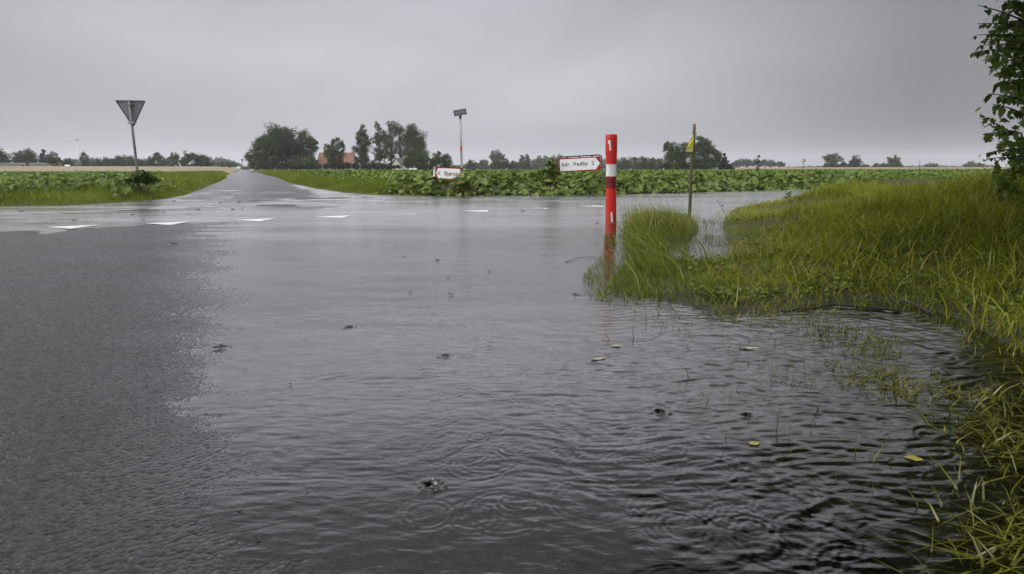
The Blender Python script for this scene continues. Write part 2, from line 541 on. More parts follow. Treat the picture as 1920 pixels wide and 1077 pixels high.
# ------------------------------------------------------------------ where the roads are
AX = np.array([-0.40, 0.9165]); AN = np.array([0.9165, 0.40])       # side road: along, to the right
BX = np.array([0.848, 0.53]);   BN = np.array([-0.53, 0.848])       # crossing road: along, away from camera
def u_of(x, y): return x * AN[0] + y * AN[1]
def v_of(x, y): return (x + 5.8) * BN[0] + (y - 7.9) * BN[1]
def side(s, u): return (AX[0] * s + AN[0] * u, AX[1] * s + AN[1] * u)
def P2(x, y): return tuple(px(x, y)[:2])
ROAD = ([(-52, -13.5), P2(-80, 395), P2(0, 388), P2(120, 385.5), P2(220, 381), P2(300, 374.5), P2(345, 367), P2(372, 357), P2(400, 346), P2(425, 335)]
        + [side(s, -2.35) for s in (85, 150, 300, 700)] + [side(s, 2.35) for s in (700, 300, 150, 85)]
        + [P2(517, 333), P2(545, 344), P2(590, 353.5), P2(640, 361), P2(700, 365.5), P2(850, 367.5), P2(1100, 366), P2(1300, 361.5), P2(1575, 353.5)]
        + [(13.7 + 0.87 * 90, 25.3 + 0.49 * 90), (7.06 + 0.87 * 95, 15.0 + 0.49 * 95), (7.0, 15.0), (4.0, 11.9), (2.2, 10.9), (0.8, 9.4), (0.25, 7.3), (0.1, 5.0), (0.2, 3.5), (0.45, 2.2), (0.9, 0.5), (3.2, -5), (7, -14)]
        + [(2.5, -14), (-0.6, -5), (-2.4, 0.0), (-4.1, 3.6), (-4.9, 5.2), (-5.8, 5.9), (-7.5, 5.9), (-12, 3.5), (-52, -21.5)])
ROAD = np.array(ROAD)

def in_poly(x, y, poly):
    c = np.zeros(x.shape, bool)
    n = len(poly)
    for i in range(n):
        x0, y0 = poly[i]; x1, y1 = poly[(i + 1) % n]
        if y0 == y1: continue
        k = (y0 > y) != (y1 > y)
        c ^= k & (x < (x1 - x0) * (y - y0) / (y1 - y0) + x0)
    return c

def dist_poly(x, y, poly, cut=60.0):
    d = np.full(x.shape, 1e9)
    n = len(poly)
    for i in range(n):
        x0, y0 = poly[i]; x1, y1 = poly[(i + 1) % n]
        ex, ey = x1 - x0, y1 - y0
        ll = ex * ex + ey * ey
        t = np.clip(((x - x0) * ex + (y - y0) * ey) / ll, 0, 1)
        d = np.minimum(d, np.hypot(x - x0 - t * ex, y - y0 - t * ey))
    return d

# control heights of the flooded verge and the bank on the right: (pixel x, pixel y, height)
BANK_PX = [(1130, 548, 0), (1190, 562, 0), (1260, 576, 0), (1350, 596, 0), (1450, 598, 0), (1560, 584, 0), (1650, 576, 0), (1720, 588, 0), (1790, 614, 0), (1840, 652, 0), (1905, 720, 0), (1980, 800, 0),
    (1930, 640, .06), (2000, 700, .10), (2150, 800, .15), (1960, 900, -.03),
    (1700, 900, -.03), (1850, 950, -.012), (1600, 1000, -.05), (1800, 1070, -.02), (1400, 700, -.05), (1550, 650, -.03), (1700, 640, -.035), (1750, 720, -.05), (1200, 700, -.06), (1080, 560, -.06), (1100, 480, -.05), (1110, 440, -.05), (1130, 400, -.05), (1220, 383, -.05), (1480, 620, -.02), (1320, 630, -.03),
    (1165, 525, .03), (1200, 500, .05), (1180, 470, .02), (1200, 440, .06), (1240, 430, .09), (1280, 425, .06), (1310, 440, .02), (1250, 460, .03), (1230, 490, .04), (1280, 520, .05), (1330, 540, .05), (1380, 530, .05), (1300, 560, .03), (1150, 440, -.02), (1165, 410, -.01), (1230, 402, .02), (1280, 402, 0),
    (1300, 485, -.03), (1270, 475, -.025), (1340, 470, -.025), (1330, 440, -.03), (1345, 415, -.03), (1320, 400, -.03), (1365, 402, -.015), (1350, 490, -.012),
    (1400, 400, .04), (1480, 380, .06), (1530, 367, .10), (1400, 440, .08), (1390, 480, .05), (1450, 480, .12), (1450, 540, .07), (1550, 540, .09), (1560, 440, .2), (1560, 400, .2), (1650, 400, .32), (1650, 480, .2), (1650, 540, .1), (1750, 420, .35), (1760, 500, .22), (1800, 570, .07), (1850, 450, .36), (1880, 560, .2), (1900, 400, .46), (1700, 365, .46), (1800, 360, .50), (1900, 357, .54), (1600, 360, .36)]
BANK = np.array([px(a, b, c) for a, b, c in BANK_PX] + [(8, 14, .22), (12, 14, .36), (14, 18, .3), (9, 16.5, .06), (20, 20, .3), (15, 8, .55), (8, 4, .5), (5, 2, .35), (5, -2, .3), (3, 0, .08), (30, 28, .25), (30, 5, .7)])

LAND = np.array([P2(*p) for p in [(1128, 545), (1160, 556), (1220, 563), (1290, 580), (1350, 594), (1400, 590), (1450, 594), (1500, 585), (1560, 575), (1620, 570), (1690, 574), (1760, 592), (1810, 620), (1875, 655), (1960, 700), (2060, 760), (2200, 830), (2400, 930)]]
    + [(3.4, 0.5), (6, -14), (60, -14), (60, 44), (14.5, 20.8), (10, 17.2), (7.1, 14.9)] + [P2(*p) for p in [(1480, 376), (1420, 384), (1374, 391), (1362, 400), (1353, 410), (1346, 425), (1352, 445), (1362, 465), (1352, 488), (1310, 494), (1270, 490), (1256, 475), (1266, 458), (1298, 453), (1318, 441), (1316, 420), (1296, 404), (1262, 398), (1225, 398), (1192, 402), (1174, 412), (1163, 428), (1159, 445), (1166, 465), (1160, 490), (1140, 520)]])
def on_land(x, y):
    wx_ = 0.10 * (fbm(x * 3, y * 3, 201, 3) - .5) * np.clip(y / 3, .5, 1.5); wy_ = 0.30 * (fbm(x * 3, y * 3, 202, 3) - .5) * np.clip(y / 3, .3, 2)
    return in_poly(x + wx_, y + wy_, LAND)

def bank_z(x, y):
    s = np.zeros(x.shape); wt = np.zeros(x.shape)
    for bx, by, bz in BANK:
        d2 = (x - bx) ** 2 + (y - by) ** 2 + 0.004
        k = 1.0 / d2 ** 1.6
        s += k * bz; wt += k
    return s / wt

def slope_far(x, y):
    az = np.degrees(np.arctan2(x, y))
    d = np.hypot(x, y)
    lf = sstep(-22.5, -26, az); rt = sstep(15, 22, az)
    return 0.0011 * np.clip(d - 60, 0, 300) + lf * 0.0085 * np.clip(d - 108, 0, 230) + rt * 0.0072 * np.clip(d - 185, 0, 250) + 0.001 * np.clip(d - 360, 0, 2000)

def road_z(x, y):
    u = u_of(x, y); v = v_of(x, y)
    n1 = fbm(x * 0.9, y * 0.9, 3, 3) - 0.5
    u0 = np.interp(np.hypot(x, y), [0.9, 1.3, 2.0, 3.2, 7.7, 12], [0.04, -0.03, -0.14, -0.24, -0.42, -0.5])
    crown = -0.012 * (u - u0) + 0.010 * np.maximum(0, -0.4 - (u - u0)) + n1 * 0.003
    crown = np.where(u > 2.0, crown - 0.02 * (u - 2.0), crown)
    near = np.minimum(crown, 0.035 * (-v - 0.12) + 0.004 * n1)
    # puddle along the old road edge on the left
    near = near - 0.022 * np.exp(-((u + 2.25) / 0.16) ** 2) * sstep(-4.6, -3, v)
    cross = -0.004 + 0.016 * n1 - 0.012 * sstep(-5, -1, x) - 0.012 * sstep(4.2, 5.5, v) * sstep(-7, -8.5, x)
    ws = sstep(4.8, 9.5, v + 2.0 * n1) * sstep(3.3, 2.6, np.abs(u))
    mud = 0.007 + 0.020 * (fbm(u * 1.6, v * 0.35, 77, 3) - 0.5) - 0.013 * sstep(1.6, 2.4, np.abs(u - 0.1) + 0.8 * n1) * (1 - sstep(16, 30, v))
    far = cross * (1 - ws) + mud * ws
    z = np.where(v < 0, near, far)
    z = np.where((v >= 0) & (v < 0.3), near * (1 - v / 0.3) + far * v / 0.3, z)
    d = np.hypot(x, y)
    # a few hardly drowned ridges on the crossing road
    for (x0, y0), (x1, y1), wd, hh in RIDGES:
        ex, ey = x1 - x0, y1 - y0
        t = np.clip(((x - x0) * ex + (y - y0) * ey) / (ex * ex + ey * ey), 0, 1)
        q = np.hypot(x - x0 - t * ex, y - y0 - t * ey) / wd
        z = z + hh * np.exp(-q * q) * (0.5 + vn(x * 3, y * 3, 9))
    return z + 0.0014 * np.clip(d - 45, 0, 1000)
RIDGES = [(P2(1000, 376), P2(1130, 375.5), 0.10, .030), (P2(1025, 371), P2(1128, 370.5), 0.08, .026),
          (P2(478, 377.5), P2(512, 377), 0.16, .030), (P2(490, 386.5), P2(548, 387), 0.12, .026), (P2(560, 374), P2(650, 372), 0.12, .03)]

def terrain(x, y):
    """height of the land and the road, one value everywhere"""
    x = np.asarray(x, float); y = np.asarray(y, float)
    r = in_poly(x, y, ROAD)
    d = np.hypot(x, y)
    near = d < 130
    zg = np.full(x.shape, 0.16)
    dp = np.full(x.shape, 60.0)
    dp[near] = dist_poly(x[near], y[near], ROAD)
    zg = 0.005 + 0.13 * sstep(0, 1.6, dp) + 0.05 * (fbm(x * 0.5, y * 0.5, 21, 3) - 0.5) * sstep(0, 1.5, dp) + slope_far(x, y)
    bk = (~r) & (x > 0) & (v_of(x, y) < 1.5) & (d < 45) & (y > -14)
    if bk.any():
        xb, yb = x[bk], y[bk]
        zb = bank_z(xb, yb) + 0.035 * (fbm(xb * 2.2, yb * 2.2, 5, 3) - 0.5)
        ld = on_land(xb, yb)
        zg[bk] = np.where(ld, np.clip(np.maximum(zb, .004), -.012, .20 * dist_poly(xb, yb, LAND) - .012), np.minimum(zb, -.012))
    zr = road_z(x, y)
    return np.where(r, zr, zg), r, dp

# ------------------------------------------------------------------ ground, road, water sheets on one polar lattice
az = np.radians(np.concatenate([np.linspace(-180, -50, 60, endpoint=False), np.linspace(-50, 50, 880, endpoint=False), np.linspace(50, 180, 61)]))
rr = np.concatenate([[0.05, 0.3], np.geomspace(0.75, 26, 900, endpoint=False), np.geomspace(26, 1400, 190)])
RR, AZ = np.meshgrid(rr, az, indexing='ij')
GX, GY = RR * np.sin(AZ), RR * np.cos(AZ)
GZ, GR, GD = terrain(GX.ravel(), GY.ravel())
gx, gy = GX.ravel(), GY.ravel()
# coarse stones that break the waterline on the asphalt
dd = np.hypot(gx, gy)
stone = (rng.random(len(gx)) + rng.random(len(gx)) - 1.0) * 0.0030 * np.clip((dd / 3.4) ** 1.6, .06, 1.15) + (vn(gx * 5, gy * 5, 32) - 0.5) * 0.0012
GZ = GZ + np.where(GR & (dd < 45), stone, 0)
nr, na = GX.shape
I = np.arange(nr * na).reshape(nr, na)
quads = np.stack([I[:-1, :-1], I[:-1, 1:], I[1:, 1:], I[1:, :-1]], -1).reshape(-1, 4)
qr = GR[quads].sum(1) >= 2
def sub(q, xyz, attrs=None):
    used = np.unique(q)
    mp_ = np.full(len(gx), -1, np.int64); mp_[used] = np.arange(len(used))
    return xyz[used], mp_[q], {k: a[used] for k, a in (attrs or {}).items()}
XYZ = np.stack([gx, gy, GZ], 1)
azd = np.degrees(np.arctan2(gx, gy))
stub = np.where(azd < -23, sstep(95, 105, dd), np.where(azd > 15, sstep(175, 185, dd), 0.25 * sstep(215, 225, dd)))
stub = stub * (0.75 + 0.25 * vn(azd * 0.4, np.log(dd + 1) * 6, 4)) * (gy > 0)
V_, q_, a_ = sub(quads[~qr], XYZ, {"zone": stub})
structure(obj("ground", np_mesh("ground", V_, q_, a_, True), M_GROUND))
V_, q_, a_ = sub(quads[qr], XYZ)
structure(obj("road", np_mesh("road", V_, q_, a_, True), M_ASPH))

# water: level sheet wherever the land dips under it, with wind ripples, rain rings and splash craters
wq = (GZ[quads].min(1) < 0.006) & (dd[quads].max(1) < 48) & (gy[quads].max(1) > -2)
wx, wy = gx, gy
SPLASH = [(811, 912, 1.0), (1240, 774, .8), (655, 615, .8), (1403, 781, .7), (835, 668, .75), (1078, 554, .9), (414, 653, 1.0)]
zone = sstep(0.15, 1.3, wx + 0.25 * (3.2 - wy)) * sstep(4.6, 2.6, wy)        # wind-rippled lee of the verge
warp = 0.08 * (vn(wx * 4, wy * 4, 51) - 0.5)
warp2 = vn(wx * 2.3, wy * 2.3, 52) - 0.5
H = (vn(wx * 13 + warp * 20 + warp2 * 3, wy * 36 + warp * 60 + warp2 * 9, 41) - 0.5) * (0.0011 + 0.0029 * zone)
H += (vn(wx * 27 + 3 - warp2 * 5, wy * 66 + warp * 70, 42) - 0.5) * (0.0008 + 0.0019 * zone)
H += (vn(wx * 2.2, wy * 6.5 + warp * 10, 43) - 0.5) * 0.0035
H += (vn(wx * 1.1 + .4 * wy, wy * 4.2, 44) - 0.5) * 0.011 * sstep(5, 10, dd)
rings = [(1001, 699, .05), (862, 607, .06), (1382, 934, .035), (1512, 935, .03), (1190, 875, .05), (1120, 878, .07), (940, 765, .10), (1020, 830, .13), (1385, 735, .12), (1440, 560, .08), (1280, 840, .1), (760, 595, .07), (1460, 690, .13), (1700, 690, .12), (1600, 905, .16), (610, 640, .1), (700, 760, .14), (480, 700, .06), (1300, 1000, .12)]
cen = [(*px(a, b)[:2], R) for a, b, R in rings]
for k in range(170):
    dcen = 1.2 + 7.5 * rng.random() ** 1.6
    a_ = math.radians(rng.uniform(-12, 40))
    cen.append((dcen * math.sin(a_), dcen * math.cos(a_), rng.uniform(.02, .13)))
for cx, cy, R in cen:
    dc = math.hypot(cx, cy)
    lam = max(0.018, 0.011 * dc)
    k = (np.abs(wx - cx) < R + 4 * lam) & (np.abs(wy - cy) < R + 4 * lam)
    r_ = np.hypot(wx[k] - cx, wy[k] - cy)
    H[k] += lam * 0.034 * (0.15 + 1.1 * vn(np.arctan2(wy[k] - cy, wx[k] - cx) * 1.3 + cx * 9, r_ * 20, 19)) * min(1.0, 0.05 / R) * np.cos(2 * math.pi * (r_ - R) / lam) * np.exp(-((r_ - R) / (1.15 * lam)) ** 2)
for a, b, sz in SPLASH:
    cx, cy, _ = px(a, b)
    dc = math.hypot(cx, cy); sc_ = sz * (0.7 + 0.2 * dc)
    k = (np.abs(wx - cx) < .12 * sc_) & (np.abs(wy - cy) < .12 * sc_)
    r_ = np.hypot(wx[k] - cx, wy[k] - cy) / sc_; th = np.arctan2(wy[k] - cy, wx[k] - cx)
    rough = vn(wx[k] * 110 / sc_, wy[k] * 110 / sc_, 77) - 0.5
    H[k] += sc_ * (-0.010 * np.exp(-(r_ / .018) ** 2) + 0.004 * (1 + 0.4 * np.sin(3 * th + a) + 1.2 * rough) * np.exp(-((r_ - .028) / .010) ** 2) + 0.0025 * rough * np.exp(-(r_ / .034) ** 2))
H *= np.where(dd < 26, 1, 0)
chop = (0.15 + 0.045 * sstep(1.6, 8, dd)) * (0.70 + 0.60 * fbm(gx * .55 + .3 * gy, gy * 1.3, 93, 4)) * (1 - 0.65 * np.exp(-((gx - 1.3) ** 2 + (gy - 6.2) ** 2) / 2.2)) * (1 - 0.5 * zone)
V_, q_, a_ = sub(quads[wq], np.stack([gx, gy, H], 1), {"chop": chop})
structure(obj("water", np_mesh("water", V_, q_, a_, True), M_WATER))

# ------------------------------------------------------------------ road markings
mb = MB()
for i, (x, y, wpx) in enumerate([(135, 427, 75), (317, 420, 85), (482, 413.5, 70), (632, 407, 57), (766, 401.5, 55), (902, 396, 46), (1015, 391.5, 45), (1120, 387, 40)]):
    c = px(x, y); c2 = c[:2]
    hw = 0.29
    zz = (0.0045 if i < 2 else 0.003 if i == 2 else -0.0001)
    pts = [c2 - BX * hw + BN * 0.24, c2 + BX * hw + BN * 0.24, c2 - BN * 0.26]
    # worn ragged edges
    poly = []
    for j in range(3):
        p, q = pts[j], pts[(j + 1) % 3]
        for t in np.linspace(0, 1, 9, endpoint=False):
            poly.append(p + (q - p) * t + (rng.random(2) - .5) * 0.012)
    ce = sum(poly) / len(poly)
    mb.add([(*ce, zz)] + [(*p, zz) for p in poly], [(0, k + 1, (k + 1) % len(poly) + 1) for k in range(len(poly))])
structure(mb.build("road_marking", M_PAINT))
mb = MB()
line = [px(x, y)[:2] for x, y in [(-60, 404.5), (0, 402), (160, 396.5), (320, 390.5), (480, 384.5), (640, 378.5), (720, 376.5)]]
for p, q in zip(line[:-1], line[1:]):
    n_ = np.array([-(q - p)[1], (q - p)[0]]); n_ = n_ / np.linalg.norm(n_) * 0.045
    mb.add([(*(p - n_), .0035), (*(q - n_), .0035), (*(q + n_), .0035), (*(p + n_), .0035)], [(0, 1, 2, 3)])
p, q = px(395, 359.3)[:2], px(456, 358.8)[:2]
n_ = np.array([0, .08])
mb.add([(*(p - n_), .03), (*(q - n_), .03), (*(q + n_), .03), (*(p + n_), .03)], [(0, 1, 2, 3)])
structure(mb.build("edge_line", M_PAINT))

# ------------------------------------------------------------------ grass
def blades(P, h, wd, lean_dir, lean, var, twist=None):
    """P (n,3) roots; every blade a curved tapering strip of 5 triangles"""
    n = len(P)
    s = np.array([0, .38, .72, 1.0])
    wprof = np.array([.8, 1.0, .62])
    ang = rng.uniform(0, 2 * math.pi, n) if twist is None else twist
    side_ = np.stack([np.cos(ang), np.sin(ang), np.zeros(n)], 1)
    ld = np.stack([np.cos(lean_dir), np.sin(lean_dir), np.zeros(n)], 1)
    V = np.empty((n, 7, 3))
    for k in range(4):
        up = h * s[k] * (1 - 0.45 * np.minimum(lean, 1.6) * s[k])
        c = P + ld * (h * lean * s[k] ** 1.8)[:, None]
        c = c.copy(); c[:, 2] += up
        if k < 3:
            V[:, 2 * k] = c - side_ * (wd * wprof[k] / 2)[:, None]
            V[:, 2 * k + 1] = c + side_ * (wd * wprof[k] / 2)[:, None]
        else:
            V[:, 6] = c
    T = np.array([[0, 1, 3], [0, 3, 2], [2, 3, 5], [2, 5, 4], [4, 5, 6]])
    Fc = (np.arange(n)[:, None, None] * 7 + T[None]).reshape(-1, 3)
    return V.reshape(-1, 3), Fc, np.repeat(var, 7)

def join(parts):
    V, Fs, A, o = [], [], [], 0
    for v, f, a in parts:
        V.append(v); Fs.append(f + o); A.append(a); o += len(v)
    return np.concatenate(V), np.concatenate(Fs), np.concatenate(A)

def stuff(name, parts, mat, label, cat, smooth=False):
    V, Fc, A = join(parts)
    o = obj(name, np_mesh(name, V, Fc, {"var": A}, smooth), mat)
    return tag(o, label, cat, kind="stuff")

def polar_pts(n, a0, a1, d0, d1, power=1.0):
    """random points in a sector; density falls with distance**power"""
    a = np.radians(rng.uniform(a0, a1, n))
    if power == 1.0:
        d = rng.uniform(d0, d1, n)
    else:
        e = 2 - power
        d = (rng.random(n) * (d1 ** e - d0 ** e) + d0 ** e) ** (1 / e)
    return d * np.sin(a), d * np.cos(a)

def clumpvar(x, y, seed, f=1.5):
    return sat(0.55 * fbm(x * f, y * f, seed, 3) * 1.3 + 0.45 * rng.random(len(x)) - 0.08)

# the bank on the right
x, y = polar_pts(240000, 6, 62, 1.0, 17.5, 1.05)
z, r_, dp_ = terrain(x, y)
isl = x < 0.335 * y + 0.02
isl = isl & (y > 3.0)
LDIST = dist_poly(x, y, LAND)
keep = (v_of(x, y) < 1.0) & ((z > 0.0) | ((z > -.018) & (LDIST < .14) & (rng.random(len(x)) < .6))) & (z < 0.9) & ~r_
kb = keep & ~isl
kb &= rng.random(len(x)) < np.clip(0.35 + 1.9 * LDIST, 0, 1) * np.where(z < 0, .6, 1) * np.where(y < 2.35, .35, 1)
xb, yb, zb = x[kb], y[kb], z[kb]
db = np.hypot(xb, yb)
vv = sat(clumpvar(xb, yb, 61, 1.1) + 0.75 * (fbm(xb * .55, yb * .55, 64, 3) - .5) + .10 - .15 * sstep(.3, .5, zb))
pat = fbm(xb * 1.7, yb * 1.7, 62, 3)
hh = (0.06 + 0.14 * sstep(.08, .35, zb)) * (0.45 + 1.1 * pat) * (.5 + 1.3 * rng.random(len(xb)) ** 2)
ln = rng.uniform(.2, 1.5, len(xb))
ldir = rng.uniform(0, 2 * math.pi, len(xb)) + 2.0 * fbm(xb * .8, yb * .8, 63, 2)
parts = [blades(np.stack([xb, yb, zb - .012], 1), hh * 1.15, np.clip(0.0018 + 0.00045 * db, .0028, .007) * rng.uniform(.7, 1.4, len(xb)), ldir, ln, vv)]
# broad longer blades in tufts
tx, ty = polar_pts(900, 14, 60, 2.2, 10.5, 1.0)
tz, tr, _ = terrain(tx, ty)
tk = (tz > 0.0) & ~tr & (v_of(tx, ty) < -0.5) & (tx > 0.45 * ty)
tk &= (ty > 2.4) | (rng.random(len(tx)) < .3)
tx, ty = tx[tk], ty[tk]
n = len(tx) * 16
bx = np.repeat(tx, 16) + rng.normal(0, .045, n); by = np.repeat(ty, 16) + rng.normal(0, .045, n)
bz, _, _ = terrain(bx, by)
parts.append(blades(np.stack([bx, by, bz - .01], 1), rng.uniform(.12, .30, n), rng.uniform(.004, .008, n), rng.uniform(0, 6.28, n), rng.uniform(.3, 1.5, n), sat(np.repeat(rng.uniform(.25, .8, len(tx)), 16) + rng.normal(0, .1, n))))
# dead straw lying about, and flattened long blades
x, y = polar_pts(3500, 18, 60, 1.8, 12, 1.0)
z, r_, _ = terrain(x, y)
k = (z > .0) & ~r_ & (v_of(x, y) < -.5)
x, y, z = x[k], y[k], z[k]; n = len(x)
parts.append(blades(np.stack([x, y, z + .03 + .05 * sstep(.05, .3, z)], 1), rng.uniform(.08, .28, n), rng.uniform(.002, .0045, n), rng.uniform(0, 6.28, n), rng.uniform(1.2, 2.2, n), rng.uniform(.82, 1.0, n)))
# upright seeding stalks
x, y = polar_pts(900, 19, 60, 2.6, 12, 1.0)
z, r_, _ = terrain(x, y)
k = (z > .05) & ~r_ & (v_of(x, y) < -.5)
x, y, z = x[k], y[k], z[k]; n = len(x)
parts.append(blades(np.stack([x, y, z - .01], 1), rng.uniform(.16, .34, n), rng.uniform(.0025, .0045, n), rng.uniform(0, 6.28, n), rng.uniform(.05, .5, n), rng.uniform(.7, 1.0, n)))
# fringe on the crest of the bank, against the sky
x, y = polar_pts(26000, 24, 62, 6.5, 13.5, 1.0)
z, r_, _ = terrain(x, y)
k = (z > .24) & ~r_
x, y, z = x[k], y[k], z[k]
parts.append(blades(np.stack([x, y, z - .02], 1), rng.uniform(.10, .26, len(x)) * (0.55 + .9 * vn(x * 2, y * 2, 8)), rng.uniform(.005, .009, len(x)), rng.uniform(0, 6.28, len(x)), rng.uniform(.1, .8, len(x)), clumpvar(x, y, 66)))
stuff("bank_grass", parts, G_BANK, "olive wet grass covering the bank to the right of the flood", "grass")

# the drowned verge island round the red post and the stake
x, y = polar_pts(150000, 6, 24, 3.4, 10.5, 1.0)
z, r_, _ = terrain(x, y)
pxx = 960 + F * x / (y * CP + EYE * SP)           # how far right along the verge
k = ((z > 0.0) | ((z > -.02) & (dist_poly(x, y, LAND) < .16) & (rng.random(len(x)) < .5))) & (y > 3.0) & (x > .14 * y - .1) & (x < 0.335 * y + .04) & ~r_ & (y < 10.5)
k &= rng.random(len(x)) < np.clip(.25 + 2.0 * dist_poly(x, y, LAND), 0, 1)
x, y, z = x[k], y[k], z[k]
tall = sstep(.0, .07, z) * sstep(4.2, 6.0, y)
hh = (.045 + .15 * tall + .035 * vn(x * 5, y * 5, 4)) * (.35 + 1.35 * rng.random(len(x)) ** 2.2) * (.6 + .8 * vn(x * 3.1, y * 3.1, 6))
parts = [blades(np.stack([x, y, z - .015], 1), hh, rng.uniform(.0026, .005, len(x)), 2.6 + rng.normal(0, 1.1, len(x)), rng.uniform(.15, 1.0, len(x)), clumpvar(x, y, 71, 2.2))]
# long arching blades leaning out over the water on the left
n = 380
bx = rng.normal(0, .16, n); by = rng.normal(0, .35, n)
c0 = px(1185, 515)
bx = bx + c0[0] + .02 + rng.random(n) * .5; by = by + c0[1] - .25 + rng.random(n) * 2.2
bz, _, _ = terrain(bx, by)
k = (bz > 0.0)
bx, by, bz = bx[k], by[k], bz[k]; n = len(bx)
parts.append(blades(np.stack([bx, by, np.maximum(bz, -.02) - .01], 1), rng.uniform(.22, .42, n), rng.uniform(.005, .009, n), 2.9 + rng.normal(0, .6, n), rng.uniform(.4, 1.2, n), rng.uniform(.3, .9, n)))
# thin flowering stems above the tuft
n = 1300
c0 = px(1232, 436)
bx = c0[0] + rng.normal(0, .34, n); by = c0[1] + rng.normal(0, .75, n)
bz, _, _ = terrain(bx, by)
k = bz > .0
bx, by, bz = bx[k], by[k], bz[k]; n = len(bx)
parts.append(blades(np.stack([bx, by, bz - .01], 1), rng.uniform(.22, .48, n), rng.uniform(.0028, .0048, n), 2.7 + rng.normal(0, .9, n), rng.uniform(.15, .8, n), rng.uniform(.45, 1.0, n)))
stuff("verge_tuft_grass", parts, G_ISLE, "tall seeding grass on the drowned verge beside the red post", "grass")

# blades standing in the shallow water
parts = []
SHALLOW = np.array([P2(*p) for p in [(1110, 545), (1150, 585), (1260, 620), (1350, 655), (1420, 700), (1520, 730), (1640, 735), (1700, 700), (1690, 640), (1640, 590), (1600, 560), (1500, 560), (1300, 540), (1362, 500), (1380, 440), (1372, 398), (1300, 395), (1310, 450), (1240, 470), (1260, 500), (1200, 530)]])
x, y = polar_pts(60000, 6, 44, 1.15, 10, 1.2)
z, r_, _ = terrain(x, y)
dens = vn(x * 3.3, y * 3.3, 81)
k = (z < .002) & (z > -.09) & ~r_ & (x > 0.10 * y + .15)
shore = in_poly(x, y, SHALLOW)
k &= rng.random(len(x)) < np.where(shore, np.clip((dens - .26) * 1.9, 0.05, .75), 0.012)
x, y, z = x[k], y[k], z[k]; n = len(x)
parts.append(blades(np.stack([x, y, z], 1), rng.uniform(.02, .075, n) + np.maximum(0, -z), rng.uniform(.0018, .0038, n), rng.uniform(0, 6.28, n), rng.uniform(.1, 1.3, n), rng.uniform(.0, .55, n)))
# the near right corner: long blades lying half under water
n0 = 330
tx, ty = polar_pts(n0, 29, 47, 1.15, 2.6, 1.0)
kk = (tx > 0.84 * ty + .02 - .12 * (ty > 2)) | (tx > 1.25)
tx, ty = tx[kk], ty[kk]
m = 9; n = len(tx) * m
bx = np.repeat(tx, m) + rng.normal(0, .035, n); by = np.repeat(ty, m) + rng.normal(0, .035, n)
parts.append(blades(np.stack([bx, by, np.full(n, -.025)], 1), rng.uniform(.035, .12, n), rng.uniform(.003, .0065, n), rng.uniform(0, 6.28, n), rng.uniform(.3, 2.2, n), sat(np.repeat(rng.uniform(.0, .6, len(tx)), m) + rng.normal(0, .1, n))))
stuff("drowned_grass", parts, G_DROWN, "scattered blades of grass standing in the shallow flood water", "grass")

# verges of the crossing road and of the side road
parts = []
def verge(n, a0, a1, d0, d1, wmax, hmin, hmax, wb, seed, hide=None):
    x, y = polar_pts(n, a0, a1, d0, d1, 1.0)
    z, r_, dp_ = terrain(x, y)
    k = ~r_ & (dp_ < wmax) & (v_of(x, y) > 1.5)
    if hide is not None: k &= hide(x, y)
    x, y, z, dp_ = x[k], y[k], z[k], dp_[k]
    hh = (hmin + (hmax - hmin) * sstep(0, 1.0, dp_)) * rng.uniform(.5, 1.25, len(x)) * (.6 + .8 * fbm(x * .7, y * .7, seed, 3))
    d = np.hypot(x, y)
    parts.append(blades(np.stack([x, y, z - .02], 1), hh, wb * np.clip(d / 15, .8, 4) * rng.uniform(.7, 1.4, len(x)), rng.uniform(0, 6.28, len(x)), rng.uniform(.1, 1.0, len(x)), clumpvar(x, y, seed, .9)))
verge(120000, -52, -24, 11.8, 24, 3.2, .07, .26, .008, 91)
verge(90000, -32, -20, 17, 110, 3.5, .12, .48, .008, 92)
verge(70000, -23, -7, 17.5, 40, 3.2, .10, .34, .008, 93, lambda x, y: x < -2.2 + 0.0 * y)
verge(30000, -24.6, -18, 40, 130, 4.0, .2, .5, .008, 94)
verge(16000, -12, 38, 17.4, 27, 1.0, .05, .16, .009, 95)
stuff("verge_grass", parts, G_VERGE, "bright green wet grass along the far verges of the junction", "grass")

# ------------------------------------------------------------------ broad leaves: crop rows and butterbur along the far verge
LEAF = np.array([(0, 0, 0), (-.34, -.10, .05), (-.50, .22, .10), (-.38, .62, .06), (0, 1.0, -.08), (.38, .62, .06), (.50, .22, .10), (.34, -.10, .05), (0, .45, -.05)])
LEAFF = np.array([(8, 0, 1), (8, 1, 2), (8, 2, 3), (8, 3, 4), (8, 4, 5), (8, 5, 6), (8, 6, 7), (8, 7, 0)])
def leaves(P, size, yaw, pitch, roll, var, shape=LEAF, faces=LEAFF):
    n = len(P)
    L_ = shape[None] * size[:, None, None]
    cy_, sy_ = np.cos(roll)[:, None], np.sin(roll)[:, None]
    X = L_[:, :, 0] * cy_ + L_[:, :, 2] * sy_; Z = -L_[:, :, 0] * sy_ + L_[:, :, 2] * cy_; Y = L_[:, :, 1]
    cp_, sp_ = np.cos(pitch)[:, None], np.sin(pitch)[:, None]
    Y, Z = Y * cp_ - Z * sp_, Y * sp_ + Z * cp_
    ca, sa = np.cos(yaw)[:, None], np.sin(yaw)[:, None]
    X, Y = X * ca - Y * sa, X * sa + Y * ca
    V = np.stack([X, Y, Z], -1) + P[:, None]
    k = shape.shape[0]
    Fc = (np.arange(n)[:, None, None] * k + faces[None]).reshape(-1, 3)
    return V.reshape(-1, 3), Fc, np.repeat(var, k)

